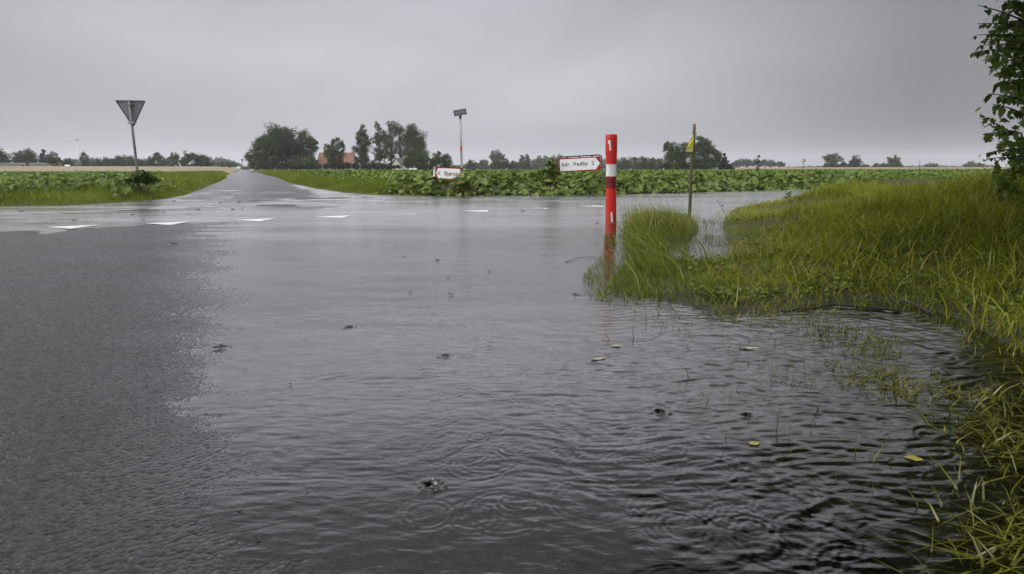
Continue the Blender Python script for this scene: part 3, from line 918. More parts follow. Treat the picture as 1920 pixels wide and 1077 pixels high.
SMALL = np.array([(0, 0, 0), (-.30, .45, .06), (0, 1.0, -.05), (.30, .45, .06)])
SMALLF = np.array([(0, 3, 1), (1, 3, 2)])
def crop(n, a0, a1, d0, d1, cond, s0, s1, h0, h1, power=1.0):
    x, y = polar_pts(n, a0, a1, d0, d1, power)
    z, r_, dp_ = terrain(x, y)
    k = ~r_ & (v_of(x, y) > 2) & cond(x, y, dp_)
    x, y, z = x[k], y[k], z[k]
    d = np.hypot(x, y)
    size = rng.uniform(s0, s1, len(x)) * np.clip(d / 40, 1, 2.6)
    hz = rng.uniform(h0, h1, len(x)) * (.75 + .5 * fbm(x * .45, y * .45, 14, 3))
    return leaves(np.stack([x, y, z + hz], 1), size, rng.uniform(0, 6.28, len(x)), rng.normal(.05, .38, len(x)), rng.normal(0, .35, len(x)), clumpvar(x, y, 15, .35), SMALL, SMALLF)
parts = [crop(170000, -52, -22, 14, 104, lambda x, y, d: d > 2.0, .055, .12, .08, .30),
         crop(190000, -23, 46, 19, 225, lambda x, y, d: (d > 1.8), .09, .18, .12, .38),
         crop(50000, -23, 46, 19, 70, lambda x, y, d: (d > 1.6), .12, .26, .14, .42)]
stuff("beet_crop", parts, G_CROP, "low leafy green crop filling the fields behind the junction", "crop")

parts = []
def butterbur(n, a0, a1, d0, d1, wid0, wid1, s0, s1, cond=None):
    x, y = polar_pts(n, a0, a1, d0, d1, 1.0)
    z, r_, dp_ = terrain(x, y)
    k = ~r_ & (dp_ > wid0) & (dp_ < wid1) & (v_of(x, y) > 2)
    if cond is not None: k &= cond(x, y)
    x, y, z, dp_ = x[k], y[k], z[k], dp_[k]
    top = .10 + .40 * sstep(0, 1.1, dp_)
    hz = top * rng.uniform(.3, 1.0, len(x)) * (.75 + .5 * fbm(x, y, 24, 2))
    toward = np.arctan2(-y, -x) - math.pi / 2
    return leaves(np.stack([x, y, z + hz], 1), rng.uniform(s0, s1, len(x)), toward + rng.normal(0, 1.0, len(x)), rng.normal(-.35, .4, len(x)), rng.normal(0, .4, len(x)), clumpvar(x, y, 25, .8))
parts.append(butterbur(15000, -14, 36, 17.4, 32,   .0, 2.3, .12, .27, lambda x, y: (x > -4.3 + .6 * rng.random(len(x)))))
parts.append(butterbur(1500, -34, -24, 13, 24, .5, 2.4, .10, .22))
parts.append(butterbur(3500, -50, -28, 13, 22, 1.4, 4.0, .07, .16))
stuff("broad_leaved_weeds", parts, G_BURDOCK, "dense broad heart shaped leaves growing along the far road edge", "weeds")

x, y = polar_pts(1500, 16, 58, 3.3, 11, 1.0)
z, r_, _ = terrain(x, y)
k = (z > .02) & ~r_ & (v_of(x, y) < -.5) & (fbm(x * 1.3, y * 1.3, 301, 2) > .52)
x, y, z = x[k], y[k], z[k]; n = len(x)
m_ = 7
P = np.repeat(np.stack([x, y, z + .03], 1), m_, 0) + rng.normal(0, .03, (n * m_, 3)) * np.array([1, 1, .5])
lv = leaves(P, rng.uniform(.014, .038, n * m_), rng.uniform(0, 6.28, n * m_), rng.uniform(.0, .7, n * m_), rng.normal(0, .3, n * m_), np.repeat(rng.uniform(.1, .9, n), m_))
stuff("bank_weeds", [lv], G_BURDOCK, "small broad leaved weeds scattered through the bank grass", "weeds")

# ------------------------------------------------------------------ trees
def crown_mesh(lobes, d, leaf, dens, depth=1.0, sub=12, flat=0.0):
    """lobes: (px, py, rx_px, ry_px) ; clumps of leaf faces on many small clusters in 3D"""
    Vs = []
    s = d / F
    for lx, ly, rx, ry in lobes:
        c = pd(lx, ly, d)
        Rx, Rz = rx * s, ry * s
        Ry = Rx * depth
        c = c + np.array([0, rng.uniform(-.3, .3) * Ry, 0])
        ns = max(5, int(sub * (1 + (Rx * Rz) ** .5 / 3.0)))
        dirs = rng.normal(size=(ns, 3)); dirs /= np.linalg.norm(dirs, axis=1)[:, None]
        rad = rng.uniform(.35, .86, ns)[:, None]
        cc = c + dirs * rad * np.array([Rx, Ry, Rz])
        rs = rng.uniform(.28, .52, ns) * min(Rx, Rz)
        nl = max(14, int(dens * Rx * Rz * 34 / (leaf * leaf) / ns))
        dv = rng.normal(size=(ns, nl, 3)); dv /= np.linalg.norm(dv, axis=2)[:, :, None]
        pr = rng.random((ns, nl, 1)) ** .45
        p = cc[:, None] + dv * pr * rs[:, None, None]
        var = np.clip(rng.uniform(.1, .9, (ns, 1)) * .6 + rng.random((ns, nl)) * .4 , 0, 1)
        Vs.append((p.reshape(-1, 3), dv.reshape(-1, 3), var.ravel()))
    P = np.concatenate([a for a, _, _ in Vs]); D = np.concatenate([b for _, b, _ in Vs]); A = np.concatenate([c for _, _, c in Vs])
    n = len(P)
    nrm = D + rng.normal(0, .6, (n, 3)) + np.array([0, 0, .35])
    nrm /= np.linalg.norm(nrm, axis=1)[:, None]
    t = np.cross(nrm, rng.normal(size=(n, 3))); t /= np.linalg.norm(t, axis=1)[:, None]
    b = np.cross(nrm, t)
    sz = leaf * rng.uniform(.6, 1.3, n)[:, None]
    V = np.stack([P - t * sz * .5, P + b * sz * .32 + nrm * sz * .08, P + t * sz * .5, P - b * sz * .32 + nrm * sz * .08], 1).reshape(-1, 3)
    Q = np.arange(4 * n).reshape(-1, 4)
    return V, Q, np.repeat(A, 4)

def tree(name, label, d, lobes, mat=None, leaf=.5, dens=1.0, cat="tree", group=None, trunk=True, depth=.9, tx=None, sub=12, skirt=True):
    lobes = [(l if len(l) == 4 else (l[0], l[1], l[2], l[2])) for l in lobes]
    lobes = [(a, b_, c_ * 1.22, e_ * 1.14) for a, b_, c_, e_ in lobes]
    wsum = sum(l[2] * l[3] for l in lobes)
    bx = tx if tx is not None else sum(l[0] * l[2] * l[3] for l in lobes) / wsum
    if skirt:
        lo_, hi_ = min(l[0] - l[2] for l in lobes), max(l[0] + l[2] for l in lobes)
        lobes = lobes + [(lo_ + (hi_ - lo_) * .3, 312, (hi_ - lo_) * .30, 6.5), (lo_ + (hi_ - lo_) * .7, 312.5, (hi_ - lo_) * .28, 6)]
    X = pd(bx, 318, d)[0]
    z = float(terrain(np.array([X]), np.array([d]))[0][0])
    t = thing(name, (X, d, z), label, cat, group)
    V, Q, A = crown_mesh(lobes, d, leaf, dens, depth, sub)
    V = V[:, :]
    V[:, 2] = np.maximum(V[:, 2], z + .05)
    obj("crown" if cat == "tree" else "foliage", np_mesh("crown", V - ROOT[t.name], Q, {"var": A}), mat or T_GREEN, t)
    topy = min(l[1] - l[3] for l in lobes)
    top = pd(bx, topy, d)[2]
    H_ = top - z
    if trunk:
        m = MB()
        r0 = max(.05, .022 * H_)
        m.tube([(X, d, z - .2), (X + .01 * H_, d, z + H_ * .3), (X - .01 * H_, d, z + H_ * .62), (X, d, z + H_ * .9)], [r0 * 1.25, r0 * .85, r0 * .5, r0 * .12], 8)
        for k, l in enumerate(lobes[:6]):
            c = pd(l[0], l[1], d)
            h0 = z + H_ * (.22 + .06 * k)
            mid = (np.array([X, d, h0]) * .5 + c * .5) + np.array([0, 0, -.03 * H_])
            m.tube([(X, d, h0), tuple(mid), tuple(c)], [r0 * .5, r0 * .3, r0 * .08], 6)
        m.build("trunk" if cat == "tree" else "stem", M_BARK, t)
    return t

GF = "trees round the left farm"
tree("broadleaf_tree", "dark round tree cut by the photo's left edge", 260, [(3, 297, 15, 15), (-16, 290, 18), (18, 305, 8)], T_GREEN, .6, 1, group=GF)
tree("broadleaf_tree", "broad domed tree behind the pale barn roof", 270, [(47, 293, 15, 13), (36, 298, 12), (60, 297, 13), (50, 303, 18, 9)], T_GREEN, .6, 1, group=GF)
tree("spruce_tree", "small pointed tree beside the domed tree behind the barn", 275, [(81, 284, 3, 5), (81, 293, 7, 6), (80, 303, 10, 8)], T_DARK, .5, 1, group=GF)
tree("broadleaf_tree", "rounded tree right of the pointed one above the barn gable", 265, [(99, 295, 9), (106, 302, 8), (94, 303, 9)], T_GREEN, .55, 1, group=GF)
tree("shrub", "low round bush with a white patch in front, left of the turbine", 270, [(131, 304, 9, 7), (122, 307, 5, 5)], T_GREEN, .5, 1, "bush", trunk=True)
tree("broadleaf_tree", "narrow tree with open top right beside the turbine foot", 290, [(157, 289, 4, 4), (158, 299, 8, 9), (164, 305, 7, 7)], T_MID, .5, .9)
GH = "hedge trees left of the give way sign"
for k, (x, y, r1, r2, lab) in enumerate([(183, 305, 8, 6, "lowest pale hedge tree at the left end of the hedge row"), (203, 302, 10, 8, "wide hedge tree second along the row from the turbine"), (222, 302, 11, 9, "thick hedge tree third along the row from the turbine"),
        (241, 301, 9, 10, "hedge tree directly left of the give way sign pole"), (262, 304, 9, 7, "low hedge tree directly behind the give way sign pole")]):
    tree("hedge_tree", lab, 330, [(x, y, r1, r2), (x + r1 * .6, y + 4, r1 * .7, r2 * .7), (x - r1 * .6, y + 4, r1 * .6, r2 * .7)], T_MID if k % 2 else T_GREEN, .65, 1, group=GH)
GB = "wood edge trees right of the give way sign"
for k, (lob, lab, mt) in enumerate([
        ([(285, 301, 11, 9), (278, 306, 8, 6)], "low spreading tree at the left end of the wood edge", T_MID),
        ([(293, 290, 4, 5), (298, 298, 7, 9)], "slim tall tree standing out of the left wood edge", T_MID),
        ([(312, 303, 9, 8), (305, 305, 7, 6)], "short pale tree in the dip of the wood edge", T_GREY),
        ([(329, 293, 7, 7), (326, 301, 9, 10)], "ragged tree with a spiky top in the wood edge", T_GREEN),
        ([(350, 297, 10, 12), (345, 305, 10, 8)], "dense dark tree left of the largest in the wood edge", T_GREEN),
        ([(368, 297, 13, 12), (376, 303, 13, 10)], "largest dense tree near the right end of the wood edge", T_DARK),
        ([(387, 303, 8, 10), (391, 308, 5, 5)], "last dark tree at the right end of the wood edge", T_GREEN)]):
    tree("broadleaf_tree", lab, 320, lob, mt, .65, 1.1, group=GB)
tree("hedge", "low hedge stretching under the far wooded hill left of the road", 420, [(405, 308, 12, 5), (425, 308, 12, 5), (440, 309, 9, 4)], T_GREEN, .8, 1, "hedge", trunk=False)
tree("hedge", "low hedge across the far end of the straight road", 430, [(474, 309, 10, 4), (490, 311, 9, 4), (500, 311, 8, 4)], T_GREEN, .8, 1, "hedge", trunk=False)

# the farm in the middle
GM = "trees round the red roofed farm"
tree("oak_tree", "biggest spreading tree beside the road left of the red roof", 225, [(520, 262, 26, 24), (495, 280, 24, 20), (545, 262, 24, 22), (482, 297, 17, 13), (510, 292, 28, 20), (468, 291, 8, 7), (505, 305, 24, 11), (492, 270, 16, 14)], T_GREEN, .5, 1.1, group=GM, tx=512)
tree("beech_tree", "dark purplish tree in front of the biggest spreading tree", 214, [(542, 272, 20, 22), (553, 285, 20, 18), (535, 290, 18, 16)], T_DARK, .45, 1.2, group=GM)
tree("broadleaf_tree", "lighter tree behind the dark purplish one, left of the red roof", 228, [(573, 261, 14, 16), (585, 272, 10, 13), (575, 285, 18, 18), (592, 268, 4, 8)], T_GREEN, .5, 1.0, group=GM)
tree("shrub", "wide low bush under the dark purplish tree", 205, [(570, 304, 20, 13), (552, 308, 14, 9), (592, 308, 12, 9)], T_MID, .4, 1.1, "bush", group="bushes round the red roofed farm")
tree("birch_tree", "drooping tree standing before the red roof", 212, [(628, 267, 8, 10), (617, 278, 8, 12), (640, 277, 8, 12), (628, 290, 17, 16), (628, 306, 19, 12)], T_GREEN, .42, .95, group=GM)
tree("broadleaf_tree", "tall narrow tree at the right end of the red roof", 215, [(679, 246, 8, 10), (675, 259, 10, 12), (684, 266, 12, 14), (680, 285, 15, 16), (680, 304, 15, 13), (664, 278, 5, 4)], T_MID, .42, 1, group=GM)
GP = "tall poplars behind the farm"
def poplar(label, d, stems, dens=.8):
    stems = [(a, b_, c_ * 1.22, e_ * 1.08) for a, b_, c_, e_ in stems]
    tree("poplar_tree", label, d, stems, T_GREY, .45, dens, group=GP, sub=16)
poplar("leftmost tall poplar with a forked thin top behind the farm", 250, [(708, 237, 4, 8), (713, 252, 8, 14), (703, 262, 6, 8), (717, 270, 9, 14), (710, 286, 9, 10)])
poplar("highest poplar with airy gaps behind the farm", 254, [(733, 234, 6, 10), (738, 248, 8, 14), (728, 262, 8, 14), (736, 278, 9, 14)], .7)
poplar("poplar with sky gaps between the highest and the dense one", 256, [(748, 240, 7, 11), (754, 255, 7, 13), (750, 272, 8, 13), (755, 288, 7, 9)], .6)
poplar("dense broad poplar at the right end of the poplar row", 248, [(773, 246, 11, 13), (782, 260, 13, 18), (776, 278, 17, 18), (788, 290, 12, 14), (768, 262, 9, 16)], 1.1)
GS = "bushes round the red roofed farm"
tree("shrub", "round bush on a short stem in front of the poplars", 205, [(722, 290, 15, 10), (710, 294, 10, 8), (733, 294, 10, 8)], T_MID, .4, 1, "bush", group=GS)
tree("shrub", "big dark bush in front of the dense poplar", 204, [(776, 296, 17, 14), (790, 302, 14, 12), (765, 304, 10, 10)], T_GREEN, .42, 1.1, "bush", group=GS)
tree("shrub", "rounded bush between the dense poplar and the street name pole", 203, [(826, 297, 14, 13), (838, 304, 12, 11), (812, 304, 12, 10), (823, 287, 4, 4)], T_GREEN, .42, 1.1, "bush", group=GS)
tree("shrub", "pale yellowish bush in the farm garden right of the narrow tree", 207, [(705, 306, 9, 8), (698, 311, 9, 5)], T_GREY, .35, .8, "bush", group=GS)
tree("hedge", "low clipped hedge in front of the farmhouse wall", 206, [(660, 312, 8, 4), (644, 313, 9, 4), (610, 313, 8, 4), (690, 313, 9, 4), (745, 314, 12, 3)], T_DARK, .35, 1.2, "hedge", trunk=False)

# behind the crop, between the two direction signs
GC = "hazy trees between the two direction signs"
for lob, lab, d, mt in [
        ([(883, 306, 8, 6), (891, 309, 5, 4)], "small round hazy tree right beside the street name pole", 420, T_GREEN),
        ([(908, 305, 9, 7), (903, 309, 7, 5)], "pale rounded hazy tree left of the tallest one", 520, T_GREY),
        ([(925, 291, 5, 7), (933, 289, 6, 8), (928, 300, 11, 10), (942, 300, 8, 10), (935, 309, 14, 7)], "tallest hazy tree with two tops between the signs", 400, T_GREEN),
        ([(949, 309, 9, 7), (957, 312, 7, 4)], "dark low tree at the foot of the tallest hazy tree", 380, T_DARK),
        ([(963, 306, 6, 6), (968, 310, 6, 4)], "small hazy tree left of the paired hazy trees", 440, T_GREY),
        ([(979, 298, 5, 8), (977, 308, 7, 7)], "left one of the paired upright hazy trees", 430, T_GREEN),
        ([(988, 298, 5, 8), (990, 308, 6, 7)], "right one of the paired upright hazy trees", 432, T_GREEN),
        ([(1012, 301, 6, 9), (1006, 307, 8, 6), (1023, 299, 5, 8), (1018, 308, 9, 6)], "faint hazy tree with two humps left of the white sign", 600, T_GREY),
        ([(1038, 300, 6, 9), (1050, 298, 7, 9), (1045, 308, 12, 6)], "faint hazy tree rising behind the white sign", 600, T_GREY)]:
    tree("broadleaf_tree", lab, d, lob, mt, .85, 1, group=GC)
GR_ = "hedgerow trees right of the red post"
for lob, lab, d, mt in [
        ([(1152, 308, 8, 7), (1160, 310, 7, 6)], "low hedgerow tree just right of the red post", 380, T_GREY),
        ([(1175, 305, 11, 9), (1168, 311, 9, 5)], "round hedgerow tree second from the red post", 370, T_GREEN),
        ([(1190, 300, 4, 7), (1192, 309, 5, 7)], "thin upright hedgerow tree third from the red post", 390, T_GREY),
        ([(1206, 302, 8, 8), (1204, 310, 11, 7)], "dark hedgerow tree in the middle of the hedgerow", 350, T_GREEN),
        ([(1222, 302, 6, 7), (1222, 310, 9, 7)], "upright hedgerow tree next to the big clump", 360, T_GREEN),
        ([(1237, 304, 6, 8), (1236, 311, 7, 6)], "last hedgerow tree touching the big clump", 350, T_MID)]:
    tree("broadleaf_tree", lab, d, lob, mt, .7, 1, group=GR_)
tree("broadleaf_tree", "broad dark tree left of the stake in the big clump", 210, [(1255, 278, 12, 11), (1275, 282, 15, 13), (1292, 279, 12, 11), (1265, 298, 20, 16), (1290, 300, 20, 17), (1260, 310, 18, 9), (1250, 275, 6, 6)], T_GREEN, .45, 1.1, group="trees of the big clump by the stake")
tree("broadleaf_tree", "tallest lighter tree right of the stake in the big clump", 214, [(1315, 267, 13, 11), (1325, 278, 16, 15), (1310, 285, 16, 16), (1338, 295, 17, 17), (1318, 305, 22, 13), (1345, 308, 16, 10)], T_MID, .45, 1.1, group="trees of the big clump by the stake")
tree("spruce_tree", "small spruce with a pointed top right of the big clump", 208, [(1358, 290, 2, 4), (1358, 297, 5, 4), (1359, 304, 7, 5), (1359, 312, 9, 6)], T_DARK, .4, 1.1)
tree("shrub", "low dark bush at the right foot of the spruce", 206, [(1368, 315, 8, 6), (1356, 317, 8, 5)], T_DARK, .4, 1.1, "bush")
GQ = "lone trees on the right horizon"
for lob, lab, d, mt in [
        ([(1553, 296, 8, 8), (1565, 296, 8, 8), (1574, 298, 5, 6), (1559, 307, 10, 9), (1566, 314, 10, 5)], "leftmost lone tree with a lumpy open crown on the right horizon", 390, T_MID),
        ([(1581, 308, 4, 6), (1580, 314, 6, 4)], "small upright tree between the two left lone trees", 395, T_GREY),
        ([(1603, 301, 11, 8), (1606, 309, 11, 8), (1596, 310, 7, 7)], "dark rounded lone tree in the middle of the right horizon", 400, T_DARK),
        ([(1674, 299, 10, 7), (1678, 306, 11, 8), (1676, 314, 10, 6)], "rightmost lone tree with a flat domed crown", 400, T_GREEN)]:
    tree("broadleaf_tree", lab, d, lob, mt, .75, 1, group=GQ)
tree("hedge", "dark hedge running up to the flat domed lone tree", 398, [(1645, 314, 8, 4), (1658, 314, 8, 5), (1690, 314, 6, 4)], T_GREEN, .7, 1.1, "hedge", trunk=False)
tree("shrub", "small round bush right of the middle lone tree", 398, [(1622, 315, 5, 4)], T_GREEN, .6, 1, "bush")
tree("shrub", "low round bush on the far field right of the domed tree", 480, [(1741, 315, 6, 4), (1750, 317, 7, 3)], T_GREEN, .8, 1, "bush")
tree("shrub", "flat dark bush left of the hazy tree near the right branches", 470, [(1816, 317, 8, 3)], T_GREEN, .8, 1, "bush")
tree("broadleaf_tree", "hazy pale tree low on the horizon near the right branches", 620, [(1822, 308, 7, 6), (1820, 314, 9, 4)], T_GREY, .95, 1)
tree("broadleaf_tree", "darker round tree low on the horizon near the right branches", 480, [(1838, 312, 8, 6)], T_GREEN, .8, 1)

# far woods that read as one mass
def wood(label, d, tops, mat, leaf=2.0, dens=.8):
    lob = []
    for x, y0, y1 in tops:
        ry = (y1 - y0) / 2
        lob.append((x, (y0 + y1) / 2, 7, ry))
    V, Q, A = crown_mesh(lob, d, leaf, dens, 2.0, 8)
    return tag(obj("far_wood", np_mesh("far_wood", V, Q, {"var": A}), mat), label, "wood", kind="stuff")
def ridge(pts, y1, step=6):
    o_ = []
    xs = [p[0] for p in pts]
    for x in np.arange(xs[0], xs[-1], step):
        o_.append((x, float(np.interp(x, xs, [p[1] for p in pts])) + rng.uniform(-.8, .8), y1))
    return o_
wood("distant hazy wooded hill left of the straight road", 950, ridge([(380, 296), (398, 292), (420, 296), (440, 303), (452, 308)], 314), T_DARK)
wood("faint wooded ridge behind the turbine and hedge row", 900, ridge([(105, 300), (140, 298), (180, 296), (210, 296), (260, 298), (285, 300)], 313), T_DARK)
wood("hazy wood on the skyline right of the spruce", 640, ridge([(1372, 304), (1385, 298), (1400, 297), (1430, 298), (1455, 302), (1470, 307)], 314, 5), T_DARK, 1.4)
wood("faint wooded ridge behind the hedgerow by the red post", 1000, ridge([(985, 299), (1010, 296), (1060, 294), (1110, 297), (1160, 297), (1190, 294), (1240, 296)], 314), T_GREY)
wood("low far hedge line behind the middle fields", 520, ridge([(455, 312), (520, 311), (700, 312), (850, 311), (1000, 309), (1150, 310), (1250, 311), (1380, 314)], 320, 7), T_GREEN, 1.2)
wood("very faint trees along the right horizon", 1050, ridge([(1480, 313), (1520, 311), (1560, 312), (1620, 311), (1700, 312), (1740, 309), (1800, 311), (1860, 310)], 317), T_GREY)
wood("very faint trees on the horizon behind the street name pole", 1050, ridge([(842, 309), (870, 308), (890, 306), (905, 304)], 316), T_GREY)

# ------------------------------------------------------------------ buildings
def gable_house(name, label, d, x0, x1, yr, ye, yb, roof_mat, wall_mat, deep=8.0, yaw=0.0, wins=3, chimney=True):
    s = d / F
    a = pd(x0, yb, d); b = pd(x1, yb, d)
    zb = float(terrain(np.array([(a[0] + b[0]) / 2]), np.array([d]))[0][0]) - .1
    ze = pd(x0, ye, d)[2]; zr = pd(x0, yr, d)[2]
    cx = (a[0] + b[0]) / 2; Lh = (b[0] - a[0]) / 2
    t = thing(name, (cx, d, zb), label, "house" if wins > 1 else "barn")
    R = Matrix.Translation((cx, d, 0)) @ Matrix.Rotation(yaw, 4, 'Z')
    hd = deep / 2
    m = MB()
    m.add([(-Lh, -hd, zb), (Lh, -hd, zb), (Lh, hd, zb), (-Lh, hd, zb), (-Lh, -hd, ze), (Lh, -hd, ze), (Lh, hd, ze), (-Lh, hd, ze), (-Lh, 0, zr - .12), (Lh, 0, zr - .12)],
          [(0, 1, 5, 4), (2, 3, 7, 6), (1, 2, 6, 9, 5), (3, 0, 4, 8, 7)])
    m.xform(R).build("wall", wall_mat, t)
    m = MB()
    o_ = .45; th = .16
    zl = ze - o_ * (zr - ze) / hd
    m.add([(-Lh - .35, -hd - o_, zl), (Lh + .35, -hd - o_, zl), (Lh + .35, 0, zr), (-Lh - .35, 0, zr), (Lh + .35, hd + o_, zl), (-Lh - .35, hd + o_, zl),
           (-Lh - .35, -hd - o_, zl + th), (Lh + .35, -hd - o_, zl + th), (Lh + .35, 0, zr + th), (-Lh - .35, 0, zr + th), (Lh + .35, hd + o_, zl + th), (-Lh - .35, hd + o_, zl + th)],
          [(0, 3, 2, 1), (3, 5, 4, 2), (6, 7, 8, 9), (9, 8, 10, 11), (0, 1, 7, 6), (4, 5, 11, 10), (1, 2, 8, 7), (2, 4, 10, 8), (3, 0, 6, 9), (5, 3, 9, 11)])
    rf = m.xform(R).build("roof", roof_mat, t)
    if chimney:
        MB().box((Lh * .35, 0, zr + .45), (.7, .7, 1.3)).xform(R).build("chimney", M_WALL, rf)
    for k in range(wins):
        wx_ = -Lh + 2 * Lh * (k + .5) / wins
        f = MB().box((wx_, -hd - .02, zb + (ze - zb) * .55), (1.25, .08, 1.25)).xform(R).build("window", M_WHITE, t)
        MB().box((wx_, -hd - .065, zb + (ze - zb) * .55), (1.05, .02, 1.05)).xform(R).build("pane", M_DARKWIN, f)
    MB().box((-Lh * .05 + Lh * .3, -hd - .02, zb + 1.05), (1.0, .08, 2.1)).xform(R).build("door", M_CLAMP, t)
    return t
gable_house("farmhouse", "farmhouse with a red tiled roof among the trees", 236, 602, 664, 287, 307.5, 318, M_TILE, M_WALL, 8.5, 0, 6)
gable_house("barn", "grey roofed barn end between the garden bushes", 240, 742, 772, 297, 308, 318, M_SLATE, M_WALL, 7, math.radians(38), 1, False)
gable_house("barn", "long low barn with a pale roof at the left farm", 252, 20, 84, 306.3, 309.3, 313, M_SLATE, M_WALL, 9, math.radians(18), 1, False)
gable_house("barn", "pale low shed at the photo's left edge", 250, -14, 9, 306.5, 308.5, 313, M_SLATE, M_WALL, 5, 0, 1, False)
for x, lab in ((770.5, "left one of the small white blocks at the field edge"), (778, "right one of the small white blocks at the field edge")):
    c = pd(x, 316, 190)
    z0 = float(terrain(np.array([c[0]]), np.array([190.]))[0][0])
    m = MB()
    m.box((c[0], 190, (z0 + 1.25) / 2 + .02), (1.05, .7, max(.4, 1.25 - z0)), None, .08)
    tag(m.build("white_block", M_SIGNW, None, (c[0], 190, z0)), lab, "block", "white blocks at the field edge")
c = pd(127, 312, 255)
m = MB().box((c[0], 255, c[2] - .2), (1.9, 1.0, 1.5), None, .25)
tag(m.build("white_tank", M_SIGNW, None, (c[0], 255, c[2] - .95)), "small white tank in front of the bush near the turbine", "tank")

# ------------------------------------------------------------------ wind turbine
D_T = 900.0
KT = D_T / 900.0
hub = pd(143.5, 262.5, D_T); base = pd(150.5, 314, D_T)
base[2] = float(terrain(np.array([base[0]]), np.array([D_T]))[0][0])
tb = thing("wind_turbine", tuple(base), "white three bladed wind turbine beyond the left field", "wind turbine")
hz_ = hub[2]
MB().tube([(base[0], D_T, base[2] - .3), (base[0], D_T, (base[2] + hz_) / 2), (base[0], D_T, hz_)], [1.75 * KT, 1.2 * KT, .8 * KT], 16).build("tower", M_TURB, tb)
hc = Vector((base[0] - .2, D_T - 3.4, hz_ + .6))
m = MB(); m.tube([(base[0] + .6, D_T + 3.2, hz_ + .6), (base[0] + .4, D_T + 2.6, hz_ + .7), (base[0] + .2, D_T - 1.8, hz_ + .7), (base[0], D_T - 2.4, hz_ + .6)], [.7, 1.4, 1.5, 1.0], 12)
m.build("nacelle", M_TURB, tb)
m = MB(); m.tube([hc + Vector((0, 1.0, 0)), hc, hc + Vector((0, -1.3, 0)), hc + Vector((0, -1.9, 0))], [1.0, 1.15, .8, .15], 12)
m.build("hub", M_TURB, tb)
for ang, ln_ in ((69, 23), (184, 25), (-58, 23)):
    a = math.radians(ang)
    dr = Vector((math.cos(a), 0, math.sin(a))); pr = Vector((-math.sin(a), 0, math.cos(a)))
    prof = [(0, .45, .4), (.08, .5, .4), (.2, .85, .25), (.5, .55, .16), (.8, .32, .1), (1, .1, .04)]
    vs_, fs_ = [], []
    for s_, wd_, th_ in prof:
        c = hc + dr * (ln_ * KT * s_) + Vector((0, -.6, 0))
        for kx, ky in ((-1, 0), (-.2, -1), (1, 0), (-.2, 1)):
            vs_.append(c + pr * (kx * wd_) + Vector((0, ky * th_, 0)))
    for i in range(len(prof) - 1):
        for k in range(4):
            fs_.append((i * 4 + k, i * 4 + (k + 1) % 4, i * 4 + 4 + (k + 1) % 4, i * 4 + 4 + k))
    fs_.append((20, 21, 22, 23))
    MB().add(vs_, fs_, True).build("blade", M_TURB, tb)

# ------------------------------------------------------------------ red marker post
c = px(1145, 437)
gz = float(terrain(np.array([c[0]]), np.array([c[1]]))[0][0])
post = thing("marker_post", (c[0], c[1], gz - .05), "red marker post with a white band and number standing in the flood", "marker post")
PW = [(gz - .15, .0655), (.0, .0655), (.25, .0655), (.50, .062), (.70, .060), (.78, .059), (.84, .062), (.92, .068), (1.10, .070), (1.150, .069), (1.160, .062)]
lean = np.array([-.028, 0.0])
def post_xy(z): return c[0] + lean[0] * (z / 1.16) , c[1]
def post_r(z): return float(np.interp(z, [p[0] for p in PW], [p[1] for p in PW]))
def post_ring(z, k=1.0, n=28):
    x0, y0 = post_xy(z); r = post_r(z) * k
    o_ = []
    for i in range(n):
        a = 2 * math.pi * i / n
        q = 0.82 + 0.18 * abs(math.cos(2 * a)) * 0.6
        o_.append((x0 + r * math.copysign(abs(math.cos(a)) ** .8, math.cos(a)), y0 + r * .72 * math.copysign(abs(math.sin(a)) ** .8, math.sin(a)), z))
    return o_
def shell(zs, k):
    vs_, n = [], 28
    for z in zs: vs_ += post_ring(z, k)
    fs_ = [(i * n + j, i * n + (j + 1) % n, (i + 1) * n + (j + 1) % n, (i + 1) * n + j) for i in range(len(zs) - 1) for j in range(n)]
    return vs_, fs_
vs_, fs_ = shell([p[0] for p in PW], 1.0)
fs_.append(tuple(range(len(vs_) - 28, len(vs_))))
MB().add(vs_, fs_, True).build("post_body", M_RED, post)
def zpix(y): return pd(1145, y, c[1])[2]
MB().add(*shell(np.linspace(zpix(331), zpix(308.5), 4), 1.02), True).build("white_band", M_WHITE, post)
MB().add(*shell(np.linspace(zpix(353), zpix(331.3), 4), 1.02), True).build("dark_red_band", M_DKRED, post)
def numeral(poly):
    m = MB()
    vs_ = []
    for x, y in poly:
        z = zpix(y); x0, y0 = post_xy(z)
        X = pd(x, y, c[1])[0]
        dx = (X - x0) / post_r(z)
        yy = y0 - post_r(z) * .72 * max(0.05, (1 - abs(dx) ** 2.5)) ** .4 - .004
        vs_.append((X, yy, z))
    n = len(vs_)
    m.add(vs_ + [(a, b + .003, cc) for a, b, cc in vs_], [tuple(range(n))] + [(i, (i + 1) % n, (i + 1) % n + n, i + n) for i in range(n)])
    return m
numeral([(1138.6, 264.2), (1143.2, 263.2), (1144.8, 283), (1141.6, 283), (1140.8, 270.5), (1138.8, 270)]).build("numeral", M_WHITE, post)
numeral([(1143.6, 398), (1146.8, 398), (1148, 412.5), (1147.6, 414.5), (1145.2, 418), (1143.8, 416.5), (1144.6, 413)]).build("numeral", M_WHITE, post)

